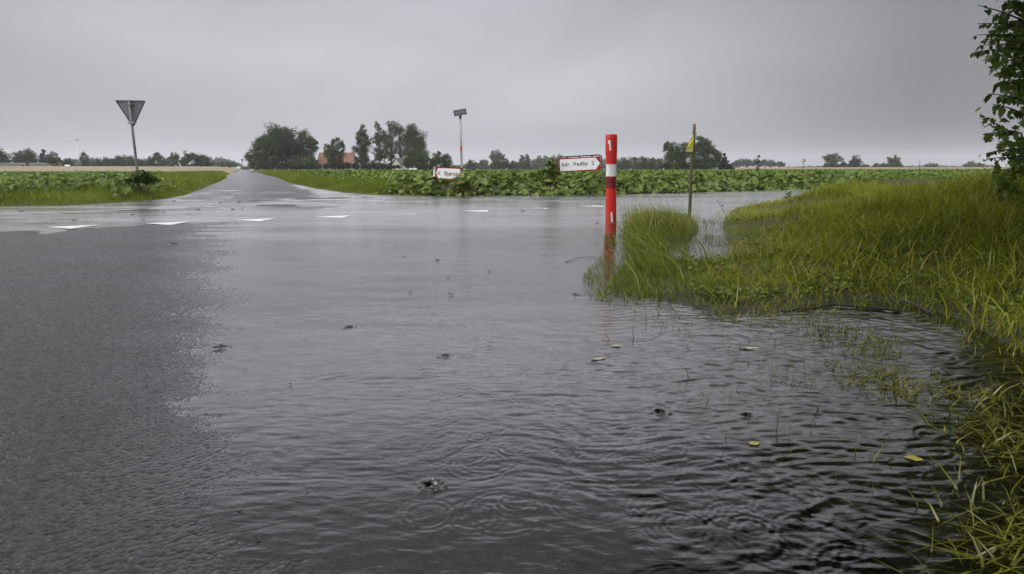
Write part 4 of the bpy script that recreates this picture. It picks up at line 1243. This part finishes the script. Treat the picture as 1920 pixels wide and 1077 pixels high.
# ------------------------------------------------------------------ wooden stake with a yellow flag
b0 = px(1291, 419)
gz = float(terrain(np.array([b0[0]]), np.array([b0[1]]))[0][0])
tp = pd(1302, 233, b0[1]); tp[1] = b0[1]
sk = thing("wooden_stake", (b0[0], b0[1], gz - .05), "thin mossy wooden stake with a yellow flag on the drowned verge", "stake")
pts = []
for t in np.linspace(0, 1, 9):
    pts.append((b0[0] + (tp[0] - b0[0]) * t + .006 * math.sin(t * 9), b0[1] + .004 * math.cos(t * 7), (gz - .1) * (1 - t) + tp[2] * t))
MB().tube(pts, [.024, .023, .022, .023, .021, .022, .021, .022, .020], 7).build("stake", M_WOOD, sk)
MB().tube([(pts[7][0] + .015, pts[7][1] - .01, pts[7][2] + .05), (pts[7][0] + .035, pts[7][1] - .015, pts[7][2] + .055)], .005, 5).build("nail", M_CLAMP, sk)
def flag_part(poly, name, mat, parent):
    m = MB(); vs_ = []
    for x, y in poly:
        q = pd(x, y, b0[1] - .03)
        vs_.append((q[0], b0[1] - .03 - .012 * math.sin((x - 1285) * .5), q[2]))
    n = len(vs_)
    m.add(vs_ + [(a, b + .004, cc) for a, b, cc in vs_], [tuple(range(n)), tuple(range(2 * n - 1, n - 1, -1))] + [(i, (i + 1) % n, (i + 1) % n + n, i + n) for i in range(n)])
    return m.build(name, mat, parent)
fl = flag_part([(1300, 252), (1300.3, 262), (1299.2, 277.6), (1287.6, 277.6), (1291, 270), (1296, 260)], "flag", M_FLAG, sk)
flag_part([(1299.1, 277.9), (1298.6, 285), (1285, 285), (1287.4, 277.9)], "flag_hem", M_FLAGL, fl)

# ------------------------------------------------------------------ direction signs
def sign_matrix(cpx, cpy, d, roll, yaw):
    c = pd(cpx, cpy, d)
    return Matrix.Translation(Vector(c)) @ Matrix.Rotation(yaw, 4, 'Z') @ Matrix.Rotation(roll, 4, 'Y'), c
def rr_poly(w_, h_, r, n=4):
    o_ = []
    for cx, cz, a0 in ((w_ / 2 - r, h_ / 2 - r, 0), (-w_ / 2 + r, h_ / 2 - r, 90), (-w_ / 2 + r, -h_ / 2 + r, 180), (w_ / 2 - r, -h_ / 2 + r, 270)):
        for k in range(n + 1):
            a = math.radians(a0 + 90 * k / n)
            o_.append((cx + r * math.cos(a), cz + r * math.sin(a)))
    return o_
# Sdr. Vedby
D1 = 19.8
s = D1 / F * 1.0
Mx, c = sign_matrix(1087, 308.5, D1, math.radians(-3.2), math.radians(3))
zg = float(terrain(np.array([c[0]]), np.array([D1]))[0][0])
sg = thing("direction_sign", (c[0], D1, zg), "white and red arrow sign reading Sdr. Vedby 2 above the leaves", "road sign")
W1, H1 = 77.5 * s, 25.0 * s
MB().prism(rr_poly(W1, H1, .04), -.012, .012).xform(Mx).build("panel", M_SIGNR, sg)
e = 2.2 * s
wp = [(-W1 / 2 + e * 1.0, H1 / 2 - e * .9), (W1 / 2 - 9.3 * s, H1 / 2 - e * .9), (W1 / 2 - 1.4 * s, .0), (W1 / 2 - 9.3 * s, -H1 / 2 + e * .9), (-W1 / 2 + e * 1.0, -H1 / 2 + e * .9)]
MB().prism(wp, -.0165, -.0125).xform(Mx).build("arrow_field", M_SIGNW, sg)
text_part("lettering", "Sdr. Vedby  2", 60.5 * s, 9.4 * s, Mx @ Matrix.Translation((-3.6 * s, -.019, .1 * s)), M_LETTER, sg)
fp = rr_poly(W1 + 5.5 * s, H1 + 5 * s, 6.5 * s, 5)
m = MB()
top_path = [(x, .03, z) for x, z in fp[0:12]]
dl = -H1 / 2 - .75
m.tube([(fp[0][0], .03, dl)] + top_path + [(fp[11][0], .03, dl)], 1.25 * s, 10)
m.tube([(-W1 / 2 - 2.5 * s, .03, -H1 * .3), (W1 / 2 + 2.5 * s, .03, -H1 * .3)], .016, 6)
m.xform(Mx).build("tube_frame", M_FRAME, sg)
for k in (-.3, .0, .3):
    MB().box((W1 * k, .015, H1 / 2 + .6 * s), (.05, .03, 2.2 * s)).xform(Mx).build("clamp", M_CLAMP, sg)

# Bjørup
D2 = 18.7
s = D2 / F
Mx, c = sign_matrix(840.5, 325.8, D2, math.radians(2.2), math.radians(-6))
zg = float(terrain(np.array([c[0]]), np.array([D2]))[0][0])
sg = thing("direction_sign", (c[0], D2, zg), "half hidden white and red arrow sign beginning 1 Bjør in the leaves", "road sign")
W2, H2 = 48 * s, 22 * s
MB().prism(rr_poly(W2, H2, .012), -.012, .012).xform(Mx).build("panel", M_SIGNR, sg)
e = 1.9 * s
wp = [(W2 / 2 - e, H2 / 2 - e), (-W2 / 2 + 5.2 * s, H2 / 2 - e), (-W2 / 2 + 1.6 * s, .5 * s), (-W2 / 2 + 5.5 * s, -H2 / 2 + e), (W2 / 2 - e, -H2 / 2 + e)]
MB().prism(wp, -.0165, -.0125).xform(Mx).build("arrow_field", M_SIGNW, sg)
text_part("lettering", "1  Bjørup", 35 * s, 11 * s, Mx @ Matrix.Translation((1.2 * s, -.019, -1.0 * s)), M_LETRED, sg)
m = MB(); q = []
for k in range(12):
    a = 2 * math.pi * k / 12
    q.append((-18.8 * s + 1.1 * s * math.cos(a) * (1 + .2 * math.sin(3 * a)), -.6 * s + 2.6 * s * math.sin(a)))
m.prism(q, -.0195, -.017).xform(Mx).build("dirt_spot", M_GALVD, sg)
for sx_ in (-W2 / 2 - 2.0 * s, W2 / 2 + 1.2 * s):
    MB().tube([(sx_, .0, H2 / 2 + .8 * s), (sx_, .0, 0), (sx_, .0, -.75)], 2.1 * s, 12).xform(Mx).build("post", M_SIGNW if sx_ < 0 else M_GALV, sg)

# street name pole
D3 = 19.2
s = D3 / F
b = pd(866.5, 330, D3); t_ = pd(862.8, 213, D3)
zg = float(terrain(np.array([b[0]]), np.array([D3]))[0][0])
sp = thing("street_name_sign", (b[0], D3, zg), "dull grey street name plate on a tall pole with a red ring", "street sign")
def pole_at(z):
    k = (z - zg) / (t_[2] - zg)
    return (b[0] + (t_[0] - b[0]) * k, D3, z)
MB().tube([pole_at(zg - .2), pole_at((zg + t_[2]) / 2), pole_at(t_[2] - .02)], [2.5 * s * .95, 2.2 * s * .95, 1.75 * s], 12).build("pole", M_GALV, sp)
za, zb_ = pd(865, 283, D3)[2], pd(865, 274.5, D3)[2]
MB().tube([pole_at(za), pole_at(zb_)], 2.35 * s, 12).build("red_ring", M_SIGNR, sp)
za, zb_ = pd(865, 222.5, D3)[2], pd(865, 216, D3)[2]
MB().tube([pole_at(za), pole_at(zb_)], 2.5 * s, 10).build("pole_cap", M_CLAMP, sp)
c = pd(862.9, 211.4, D3)
Mx = Matrix.Translation(Vector((c[0], D3 - .05, c[2]))) @ Matrix.Rotation(math.radians(8), 4, 'Z') @ Matrix.Rotation(math.radians(-10), 4, 'Y')
MB().prism(rr_poly(23.4 * s, 10.4 * s, .02), -.012, .012).xform(Mx).build("name_plate", M_PLATE, sp)
m = MB()   # weathered raised lettering that can no longer be read
xk = -8.6
while xk < 8.6:
    wl = rng.uniform(.7, 1.5)
    m.box(((xk + wl / 2) * s, -.0145, rng.uniform(-.6, .6) * s), (wl * s, .003, rng.uniform(2.0, 3.6) * s))
    xk += wl + rng.uniform(.35, .7)
m.xform(Mx).build("faded_marks", M_PLATEL, sp)

# give way sign seen from behind
def give_way(label, d, cx, ytop, ybot, wpx, xb, group=None):
    s = d / F
    base = pd(xb, 320, d)
    zg = float(terrain(np.array([base[0]]), np.array([d]))[0][0])
    top = pd(cx, ytop, d)
    t = thing("give_way_sign", (base[0], d, zg), label, "road sign", group)
    R = wpx * s / 2; Ht = R * 2 * .866
    tri = [(-R, 0), (R, 0), (0, -Ht)]
    # rounded corners
    poly = []
    ce = np.array([0, -Ht / 3])
    for i in range(3):
        p = np.array(tri[i]); a = np.array(tri[i - 1]); b_ = np.array(tri[(i + 1) % 3])
        da = (a - p) / np.linalg.norm(a - p); db_ = (b_ - p) / np.linalg.norm(b_ - p)
        r = R * .10
        for k in np.linspace(0, 1, 5):
            poly.append(tuple(p + da * r * (1 - k) ** 2 + db_ * r * k ** 2))
    X0 = base[0]
    Mx = Matrix.Translation((X0, d, top[2])) @ Matrix.Rotation(math.radians(0.5), 4, 'Y')
    MB().prism(poly, .03, .042).xform(Mx).build("plate", M_GALVD, t)
    m = MB(); n = len(poly)
    inner = [tuple(ce + (np.array(p) - ce) * .955) for p in poly]
    vs_ = [(x, .0, z) for x, z in poly] + [(x, .0, z) for x, z in inner] + [(x, .0295, z) for x, z in poly] + [(x, .0295, z) for x, z in inner]
    fs_ = []
    for i in range(n):
        j = (i + 1) % n
        fs_ += [(i, j, n + j, n + i), (i, 2 * n + i, 2 * n + j, j), (n + i, n + j, 3 * n + j, 3 * n + i)]
    m.add(vs_, fs_).xform(Mx).build("rim", M_POLE, t)
    MB().tube([(X0, d - .035, zg - .3), (X0, d - .035, (zg + top[2]) / 2), (X0, d - .035, top[2] + .005)], .031 if d < 40 else .05, 12).build("pole", M_POLE, t)
    for k in (.16, .84):
        MB().box((X0, d - .03, top[2] - Ht * k), (.16 if k < .5 else .2, .075, .035), None, .006).build("clamp", M_GALVD if k < .5 else M_GALV, t)
    return t
give_way("grey back of a triangular give way sign in the left field", 16.2, 245.5, 188.5, 236, 54, 259)
give_way("tiny distant give way sign beside the far end of the road", 150.0, 455.5, 298.5, 303, 6, 455.8)

# ------------------------------------------------------------------ weeds that stand out singly
def stem_weed(name, label, pts, heads, mat, n_leaf=10, leaf=.05, r=.004):
    base = np.array(pts[0])
    t = thing(name, tuple(base), label, "weed", "single weeds against the skyline")
    m = MB(); m.tube(pts, list(np.linspace(r, r * .35, len(pts))), 5)
    m.build("stem", M_WOOD, t)
    P, V = [], []
    path = np.array(pts)
    for k in range(n_leaf):
        f = rng.uniform(.2, 1.0) * (len(pts) - 1)
        i = min(int(f), len(pts) - 2)
        P.append(path[i] + (path[i + 1] - path[i]) * (f - i))
    P = np.array(P)
    n = len(P)
    v, f, a = leaves(P, leaf * rng.uniform(.5, 1.2, n), rng.uniform(0, 6.28, n), rng.uniform(-.2, .9, n), rng.normal(0, .4, n), rng.uniform(.2, .9, n), SMALL, SMALLF)
    obj("leaves", np_mesh("leaves", v - ROOT[t.name], f, {"var": a}), mat, t)
    return t
def weed_at(name, label, x, y0, y1, d, mat, n_leaf, leaf, bend=3, r=.004):
    p0 = pd(x, y0, d); zg = float(terrain(np.array([p0[0]]), np.array([d]))[0][0])
    p1 = pd(x + bend, y1, d)
    pts = [(p0[0], d, min(zg, p1[2] - .1) - .02), tuple((p0 * .5 + p1 * .5) + np.array([-.01, 0, 0])), tuple(p1)]
    return stem_weed(name, label, pts, 0, mat, n_leaf, leaf, r)
weed_at("tall_weed", "tall feathery weed standing in the crop right of the spruce", 1420, 345, 292, 26, G_DARKW, 40, .16, 2, .01)
weed_at("tall_weed", "slender tall weed on the skyline left of the lone trees", 1505, 345, 298, 25, G_CROP, 30, .12, 2, .008)
weed_at("tall_weed", "pale branching weed standing in front of the big clump", 1262, 338, 306, 26, G_ISLE, 26, .12, 2, .008)
weed_at("tall_weed", "thin dark stalk rising highest from the bank crest", 1727, 340, 298, 8.0, G_DARKW, 6, .03, -3, .004)
weed_at("tall_weed", "leaning stalk in the water right of the stake", 1362, 404, 376, 10.5, G_DARKW, 8, .05, -16, .005)
weed_at("tall_weed", "leafy weed at the near edge of the crossing road", 1475, 378, 362, 14.5, G_DARKW, 18, .1, 4, .006)
weed_at("tall_weed", "dark little spire of leaves left of the half hidden sign", 795, 330, 312, 19.5, G_DARKW, 26, .09, 2, .006)

def bushy_weed(label, x0, x1, y0, y1, d, n, s0, s1, mat, shape=None):
    c = pd((x0 + x1) / 2, y1, d)
    zg = float(terrain(np.array([c[0]]), np.array([d]))[0][0])
    t = thing("leafy_weed", (c[0], d, zg), label, "weed")
    P = []
    tri = [];
    while len(P) < n:
        x, y = rng.uniform(x0, x1), rng.uniform(y0, y1)
        k = (y - y0) / (y1 - y0)
        if abs(x - (x0 + x1) / 2) < (x1 - x0) / 2 * (.15 + .85 * k ** .8):
            P.append(pd(x, y, d + rng.uniform(-.35, .35)))
    P = np.array(P)
    v, f, a = leaves(P, rng.uniform(s0, s1, n), rng.uniform(0, 6.28, n), rng.normal(-.1, .6, n), rng.normal(0, .5, n), rng.uniform(0, 1, n))
    obj("leaves", np_mesh("leaves", v - ROOT[t.name], f, {"var": a}), mat, t)
    m = MB()
    for k in range(5):
        q = P[rng.integers(n)]
        m.tube([(c[0] + rng.normal(0, .1), d, zg - .05), tuple(q)], [.012, .006], 5)
    m.build("stem", M_WOOD, t)
bushy_weed("bushy green weed climbing beside the left end of the Sdr. Vedby sign", 1014, 1052, 297, 338, 19.4, 160, .08, .18, G_BURDOCK)
bushy_weed("dark heap of weeds round the foot of the give way pole", 234, 302, 321, 343, 15.8, 260, .06, .13, G_DARKW)
bushy_weed("big leaves covering the right end of the Bjør sign", 851, 884, 325, 347, 18.2, 60, .12, .24, G_BURDOCK)
bushy_weed("brownish leaf cluster at the lower left corner of the Bjør sign", 813, 822, 331, 345, 18.2, 14, .10, .18, G_DARKW)

# ------------------------------------------------------------------ fallen leaves and twigs on the wet road
def curled_leaf(name, label, x, y, lpx, wpx, mat, group, z=0.003, rot=None, curl=.07):
    c = px(x, y)
    d = math.hypot(c[0], c[1])
    L_ = lpx / F * d * .5; W_ = max(wpx / F * d * .9, L_ * .3)
    zz = float(terrain(np.array([c[0]]), np.array([c[1]]))[0][0])
    z0 = max(0.0, zz) + z
    a = rng.uniform(-.5, .5) if rot is None else rot
    ca, sa = math.cos(a), math.sin(a)
    vs_, fs_ = [], []
    n = 6
    for i in range(n + 1):
        t = i / n
        wd = (math.sin(math.pi * min(1, t * .94 + .03)) ** 1.25) * (1.15 - .4 * t)
        for k in (-1, 0, 1):
            lx = (t - .5) * 2 * L_; ly = k * W_ * wd * .6
            lz = curl * L_ * (abs(k) * .5 + (t - .5) ** 2) + rng.uniform(0, .12) * L_
            vs_.append((c[0] + lx * ca - ly * sa, c[1] + lx * sa + ly * ca, z0 + lz))
    for i in range(n):
        for k in range(2):
            fs_.append((i * 3 + k, i * 3 + k + 1, i * 3 + k + 4, i * 3 + k + 3))
    m = MB().add(vs_, fs_, True)
    return tag(m.build(name, mat, None, (c[0], c[1], z0)), label, "leaf" if "leaf" in name else "debris", group)
for x, y, l_, w_, mat, lab in [
        (206, 419, 9, 4, M_YLEAF, "yellow leaf lying between the two left give way triangles"),
        (434, 402, 9, 4, M_YLEAF, "yellow brown leaf above the third give way triangle"),
        (1157, 650, 24, 10, M_PALELEAF, "upper one of the two pale leaves floating below the verge"),
        (1122, 675, 34, 9, M_PALELEAF, "lower one of the two pale leaves floating below the verge"),
        (1405, 655, 36, 7, M_PALELEAF, "long pale leaf floating near the drowned grass"),
        (1713, 862, 20, 26, M_YLEAF, "bright yellow leaf in the dark water at lower right"),
        (1414, 834, 24, 16, M_YLEAF, "pale drowned leaf under the ripples below the verge"),
        (1003, 373.5, 9, 5, M_DEADLEAF, "biggest dark clod lying on the crossing road"),
        (1430, 404, 8, 5, M_PALELEAF, "pale dead leaf in the grass near the inlet"),
        (1590, 429, 9, 5, M_PALELEAF, "pale dead leaf in the middle of the bank grass")]:
    curled_leaf("fallen_leaf", lab, x, y, l_, w_, mat, None, rot=(1.2 if x == 1713 else None))
dk = [(42, 397, 8), (139, 415, 6), (307, 399, 8), (248, 403, 5), (269, 412, 5), (326, 378, 7), (371, 394, 8), (414, 381, 5), (449, 379, 7), (437, 393, 7), (454, 392, 5), (326, 459, 11), (868, 371, 8), (935, 371.5, 5),
      (820, 489, 10), (758, 483, 7), (845, 553, 10), (918, 652, 9), (890, 687, 7), (1038, 768, 9), (545, 722, 9), (482, 887, 9), (917, 510, 8), (980, 397, 8), (1120, 420, 9), (1020, 480, 5),
      (227, 733, 8), (289, 733, 8), (42, 766, 7), (120, 784, 7), (263, 839, 10), (142, 899, 9), (135, 968, 12), (450, 958, 11), (485, 1013, 10), (576, 923, 9), (390, 1054, 14), (245, 1056, 14), (386, 776, 8), (183, 645, 6), (300, 690, 6), (270, 712, 7), (840, 520, 6), (770, 549, 6), (575, 640, 5)]
for x, y, l_ in dk:
    on = "dark wet scrap of leaf lying on the bare asphalt" if (x < 400 and y > 440) or (y < 425 and x < 460) else "dark scrap of leaf floating on the flood water"
    curled_leaf("leaf_scrap", on, x, y, l_, l_ * .35, M_DEADLEAF, "scraps on the bare asphalt" if "asphalt" in on else "scraps floating on the flood", curl=.5)

def twig(label, pts, r):
    m = MB(); m.tube(pts, list(np.linspace(r, r * .5, len(pts))), 6)
    return tag(m.build("twig", M_TWIG, None, pts[0]), label, "twig")
def zt(p, up):
    z, _, _ = terrain(np.array([p[0]]), np.array([p[1]]))
    return (p[0], p[1], max(0, float(z[0])) + up)
a, b = px(1535, 391, .17), px(1563, 381, .2)
twig("black stick lying on the grass bank near the road", [zt(a, .05), zt((a + b) / 2, .09), zt(b, .10)], .014)
a, b, c_ = px(1470, 586), px(1560, 575), px(1690, 586)
twig("dark branch lying in the water along the bank foot", [zt(a, .0), zt(b, .012), zt(c_, .008)], .011)
a, b = px(1690, 571), px(1745, 588)
twig("grey split stick at the foot of the bank", [zt(a, .03), zt((a + b) / 2, .02), zt(b, .008)], .008)
a, b, c_ = px(1240, 560), px(1255, 580), px(1275, 598)
twig("thin bent stem lying in the water below the verge", [zt(a, .05), zt(b, .02), zt(c_, .004)], .003)
a, b, c_ = px(1060, 492), px(1085, 486), px(1120, 483)
twig("long dead grass stem floating left of the red post foot", [zt(a, .003), zt(b, .012), zt(c_, .006)], .003)

# ------------------------------------------------------------------ rain splashes
def glassy():
    m, t, n, l = new_mat("water drop")
    o = n("ShaderNodeOutputMaterial"); p = n("ShaderNodeBsdfPrincipled")
    p.inputs["Base Color"].default_value = (1, 1, 1, 1); p.inputs["Roughness"].default_value = .02
    p.inputs["IOR"].default_value = 1.33; p.inputs["Transmission Weight"].default_value = 1.0
    l(p.outputs[0], o.inputs[0])
    return m
M_DROP = glassy()
def drop(m, c, r):
    vs_, fs_ = [], []
    for i in range(5):
        th = math.pi * (i + .5) / 5
        for k in range(8):
            a = 2 * math.pi * k / 8
            vs_.append((c[0] + r * math.sin(th) * math.cos(a), c[1] + r * math.sin(th) * math.sin(a), c[2] + r * 1.1 * math.cos(th)))
    for i in range(4):
        for k in range(8):
            fs_.append((i * 8 + k, i * 8 + 8 + k, i * 8 + 8 + (k + 1) % 8, i * 8 + (k + 1) % 8))
    fs_ += [tuple(range(8)), tuple(range(39, 31, -1))]
    m.add(vs_, fs_, True)
LAB = ["biggest raindrop splash in the foreground water", "splash with a bright drop below the verge grass", "small splash with a bright drop in mid water", "splash in the rippled water below the drowned grass", "dark little splash above the middle of the water", "splash just left of the verge grass", "dimpled splash near the edge of the bare asphalt"]
for (a, b, sz), lab in zip(SPLASH, LAB):
    c = px(a, b); dc = math.hypot(c[0], c[1]); k = sz * (0.7 + .2 * dc)
    m = MB()
    m.tube([(c[0], c[1], -.002), (c[0], c[1], .006 * k), (c[0] + .001, c[1], .014 * k), (c[0] + .001, c[1], .019 * k)], [.005 * k, .0026 * k, .0022 * k, .0012 * k], 8)
    drop(m, (c[0] + .001, c[1], .022 * k), .0034 * k)
    for j in range(7 if a in (811, 1240) else 3):
        drop(m, (c[0] + rng.normal(0, .018) * k, c[1] + rng.normal(0, .015) * k, rng.uniform(.012, .06) * k), rng.uniform(.0008, .0018) * k)
    tag(m.build("water_splash", M_DROP, None, (c[0], c[1], 0)), lab, "splash")

# ------------------------------------------------------------------ the tree at the right edge
nt_ = thing("maple_tree", (5.6, 5.4, .45), "leafy tree at the photo's right edge hanging over the bank", "tree")
m = MB()
m.tube([(5.6, 5.4, .3), (5.5, 5.3, 1.4), (5.3, 5.2, 2.8), (5.0, 5.0, 4.4), (4.8, 4.9, 6.0)], [.17, .14, .12, .08, .03], 10)
brs = [((5.5, 5.3, 1.1), (4.9, 4.9, 1.3), (4.2, 4.6, 1.35)), ((5.45, 5.3, 1.6), (4.7, 4.8, 1.7), (4.0, 4.6, 1.8)), ((5.35, 5.2, 2.4), (4.3, 4.7, 2.9), (3.0, 4.2, 3.6)), ((5.2, 5.1, 3.4), (4.4, 4.2, 4.0), (3.4, 3.2, 4.4)),
       ((5.1, 5.0, 4.0), (3.4, 4.6, 4.8), (1.6, 4.3, 5.0)), ((5.5, 5.3, 1.3), (6.0, 4.6, 1.9), (6.3, 4.0, 2.4)), ((5.55, 5.35, .8), (4.9, 5.0, .75), (4.3, 4.75, .62))]
for p in brs:
    m.tube(p, [.045, .03, .012], 6)
m.build("trunk", M_BARK, nt_)

MAPLE = np.array([(0, 0, 0), (-.22, .02, .02), (-.50, .22, .05), (-.26, .34, .0), (-.46, .66, .03), (-.16, .62, -.02), (0, 1.0, -.08), (.16, .62, -.02), (.46, .66, .03), (.26, .34, .0), (.50, .22, .05), (.22, .02, .02), (0, .4, -.03)])
MAPLEF = np.array([(12, i, i + 1) for i in range(11)] + [(12, 11, 0)])
def leaf_cloud(c, R, n, s0, s1, shell=.55):
    dv = rng.normal(size=(n, 3)); dv /= np.linalg.norm(dv, axis=1)[:, None]
    P = np.array(c) + dv * (rng.random((n, 1)) ** shell) * np.array(R)
    # clumps with gaps
    k = fbm(P[:, 0] * 2.6 + P[:, 2] * 1.7, P[:, 1] * 2.6 - P[:, 2] * 2.1, 88, 2) > .40
    return P[k], rng.uniform(s0, s1, int(k.sum()))
LP, LS = [], []
for c_, R_, n_, s0_, s1_ in [((4.55, 4.9, 1.55), (.80, .6, 1.0), 9500, .05, .095), ((4.45, 4.75, .85), (.55, .4, .45), 3400, .04, .08), ((4.02, 4.6, .78), (.34, .3, .34), 1500, .035, .07), ((4.1, 4.7, 2.0), (.36, .3, .4), 900, .05, .09), ((5.3, 5.0, 1.7), (1.2, .9, 1.3), 3800, .07, .12), ((4.0, 4.75, 1.72), (.38, .25, .28), 420, .06, .10), ((4.02, 4.8, 1.25), (.34, .25, .22), 300, .06, .1),
                              ((4.8, 4.9, 2.9), (1.4, 1.2, 1.0), 5200, .08, .13), ((2.7, 4.3, 4.1), (1.4, 1.2, 1.0), 4200, .09, .14), ((3.6, 3.1, 4.2), (1.6, 1.2, 1.3), 5200, .09, .14), ((1.2, 4.2, 5.2), (1.3, 1.0, .8), 2600, .10, .15), ((5.8, 3.6, 3.2), (1.6, 1.3, 1.6), 4500, .1, .15), ((4.6, 5.2, 5.2), (2.0, 1.6, 1.4), 4500, .1, .15), ((6.3, 3.4, 1.5), (1.2, 1.0, 1.0), 2500, .08, .13), ((1.6, 4.0, 4.0), (.9, .8, .75), 4200, .09, .14), ((.55, 3.8, 4.4), (.9, .8, .75), 3600, .09, .14), ((2.2, 3.1, 3.3), (.8, .7, .7), 3600, .09, .14), ((3.5, 4.2, 3.05), (.9, .8, .75), 3800, .08, .13), ((3.2, 2.2, 3.0), (1.0, .9, .9), 3600, .09, .14), ((1.3, 2.6, 3.7), (1.0, .8, .7), 4200, .09, .14), ((3.5, .7, 1.7), (1.1, 1.0, 1.3), 3800, .09, .14), ((2.6, -.8, 2.7), (1.2, 1.1, .9), 3400, .1, .15), ((4.4, 1.8, 1.6), (1.0, 1.0, 1.2), 3000, .09, .14), ((2.4, 1.3, 3.2), (1.1, .9, .8), 3600, .1, .15)]:
    p_, s_ = leaf_cloud(c_, R_, n_, s0_, s1_)
    LP.append(p_); LS.append(s_)
P = np.concatenate(LP); S = np.concatenate(LS); n = len(P)
v, f, a = leaves(P, S, rng.uniform(0, 6.28, n), rng.normal(-.75, .5, n), rng.normal(0, .5, n), sat(.5 * fbm(P[:, 0] * 2, P[:, 2] * 2, 5, 2) + .5 * rng.random(n)), MAPLE, MAPLEF)
obj("crown", np_mesh("crown", v - ROOT[nt_.name], f, {"var": a}), T_NEAR, nt_)

OVAL = np.array([(0, 0, 0), (-.26, .3, .04), (-.2, .68, .02), (0, 1.0, -.06), (.2, .68, .02), (.26, .3, .04)])
OVALF = np.array([(0, 1, 5), (1, 2, 5), (2, 4, 5), (2, 3, 4)])
def spray(x0, y0, x1, y1, d, n, ls, side_px=0.0, sag=6, big=0):
    """a thin side twig with hanging small leaves, from inside the crown (x0,y0) to its tip (x1,y1)"""
    path = []
    for t in np.linspace(0, 1, 7):
        path.append(pd(x0 + (x1 - x0) * t, y0 + (y1 - y0) * t + sag * math.sin(math.pi * t) * -.5, d - .15 * t))
    tw.tube([tuple(p) for p in path], list(np.linspace(.007, .002, 7)), 5)
    pp = np.array(path)
    for k in range(n):
        q = rng.uniform(.05, 1) * 6; i = min(int(q), 5)
        SPp.append(pp[i] + (pp[i + 1] - pp[i]) * (q - i) + np.array([0, rng.normal(0, .02), 0]))
        SPs.append(ls * rng.uniform(.7, 1.2)); SPw.append(rng.uniform(-1.4, -.6))
tw = MB(); SPp, SPs, SPw = [], [], []
for args in [(1925, 42, 1833, 10, 4.6, 5, .05), (1925, 70, 1832, 66, 4.6, 26, .045), (1925, 84, 1844, 74, 4.55, 22, .042), (1925, 92, 1826, 98, 4.6, 26, .05), (1925, 86, 1836, 86, 4.55, 20, .045), (1920, 50, 1832, 45, 4.5, 16, .04), (1915, 110, 1866, 106, 4.5, 16, .04), (1910, 118, 1874, 140, 4.5, 12, .06),
             (1920, 190, 1850, 176, 4.5, 18, .07), (1915, 160, 1868, 156, 4.5, 12, .07), (1920, 215, 1862, 196, 4.5, 18, .08), (1915, 250, 1856, 250, 4.5, 28, .04), (1915, 262, 1862, 232, 4.5, 16, .04), (1920, 280, 1848, 288, 4.4, 26, .035), (1920, 292, 1866, 304, 4.4, 8, .04), (1920, 300, 1850, 298, 4.4, 14, .03), (1925, 285, 1878, 340, 4.3, 6, .04), (1925, 20, 1860, 30, 4.6, 16, .08), (1925, 40, 1872, 46, 4.6, 14, .08), (1925, 8, 1880, 4, 4.6, 14, .08)]:
    spray(*args)
tw.build("branch", M_TWIG, nt_)
P = np.array(SPp); n = len(P)
v, f, a = leaves(P, np.array(SPs), rng.uniform(0, 6.28, n), np.array(SPw), rng.normal(0, .4, n), rng.uniform(0, .6, n), OVAL, OVALF)
obj("leaves", np_mesh("leaves", v - ROOT[nt_.name], f, {"var": a}), T_NEAR, nt_)

# ------------------------------------------------------------------ haze of rain over the far fields
m, t, n, l = new_mat("haze")
o = n("ShaderNodeOutputMaterial"); pv = n("ShaderNodeVolumePrincipled")
pv.inputs["Color"].default_value = (.90, .91, .94, 1)
pv.inputs["Density"].default_value = 0.00024
pv.inputs["Anisotropy"].default_value = 0.2
l(pv.outputs[0], o.inputs["Volume"])
hb = MB().box((0, 0, 43.0), (7600, 7600, 90.0)).build("haze", m)
tag(hb, "thin grey rain haze lying over the whole landscape", "haze", kind="stuff")
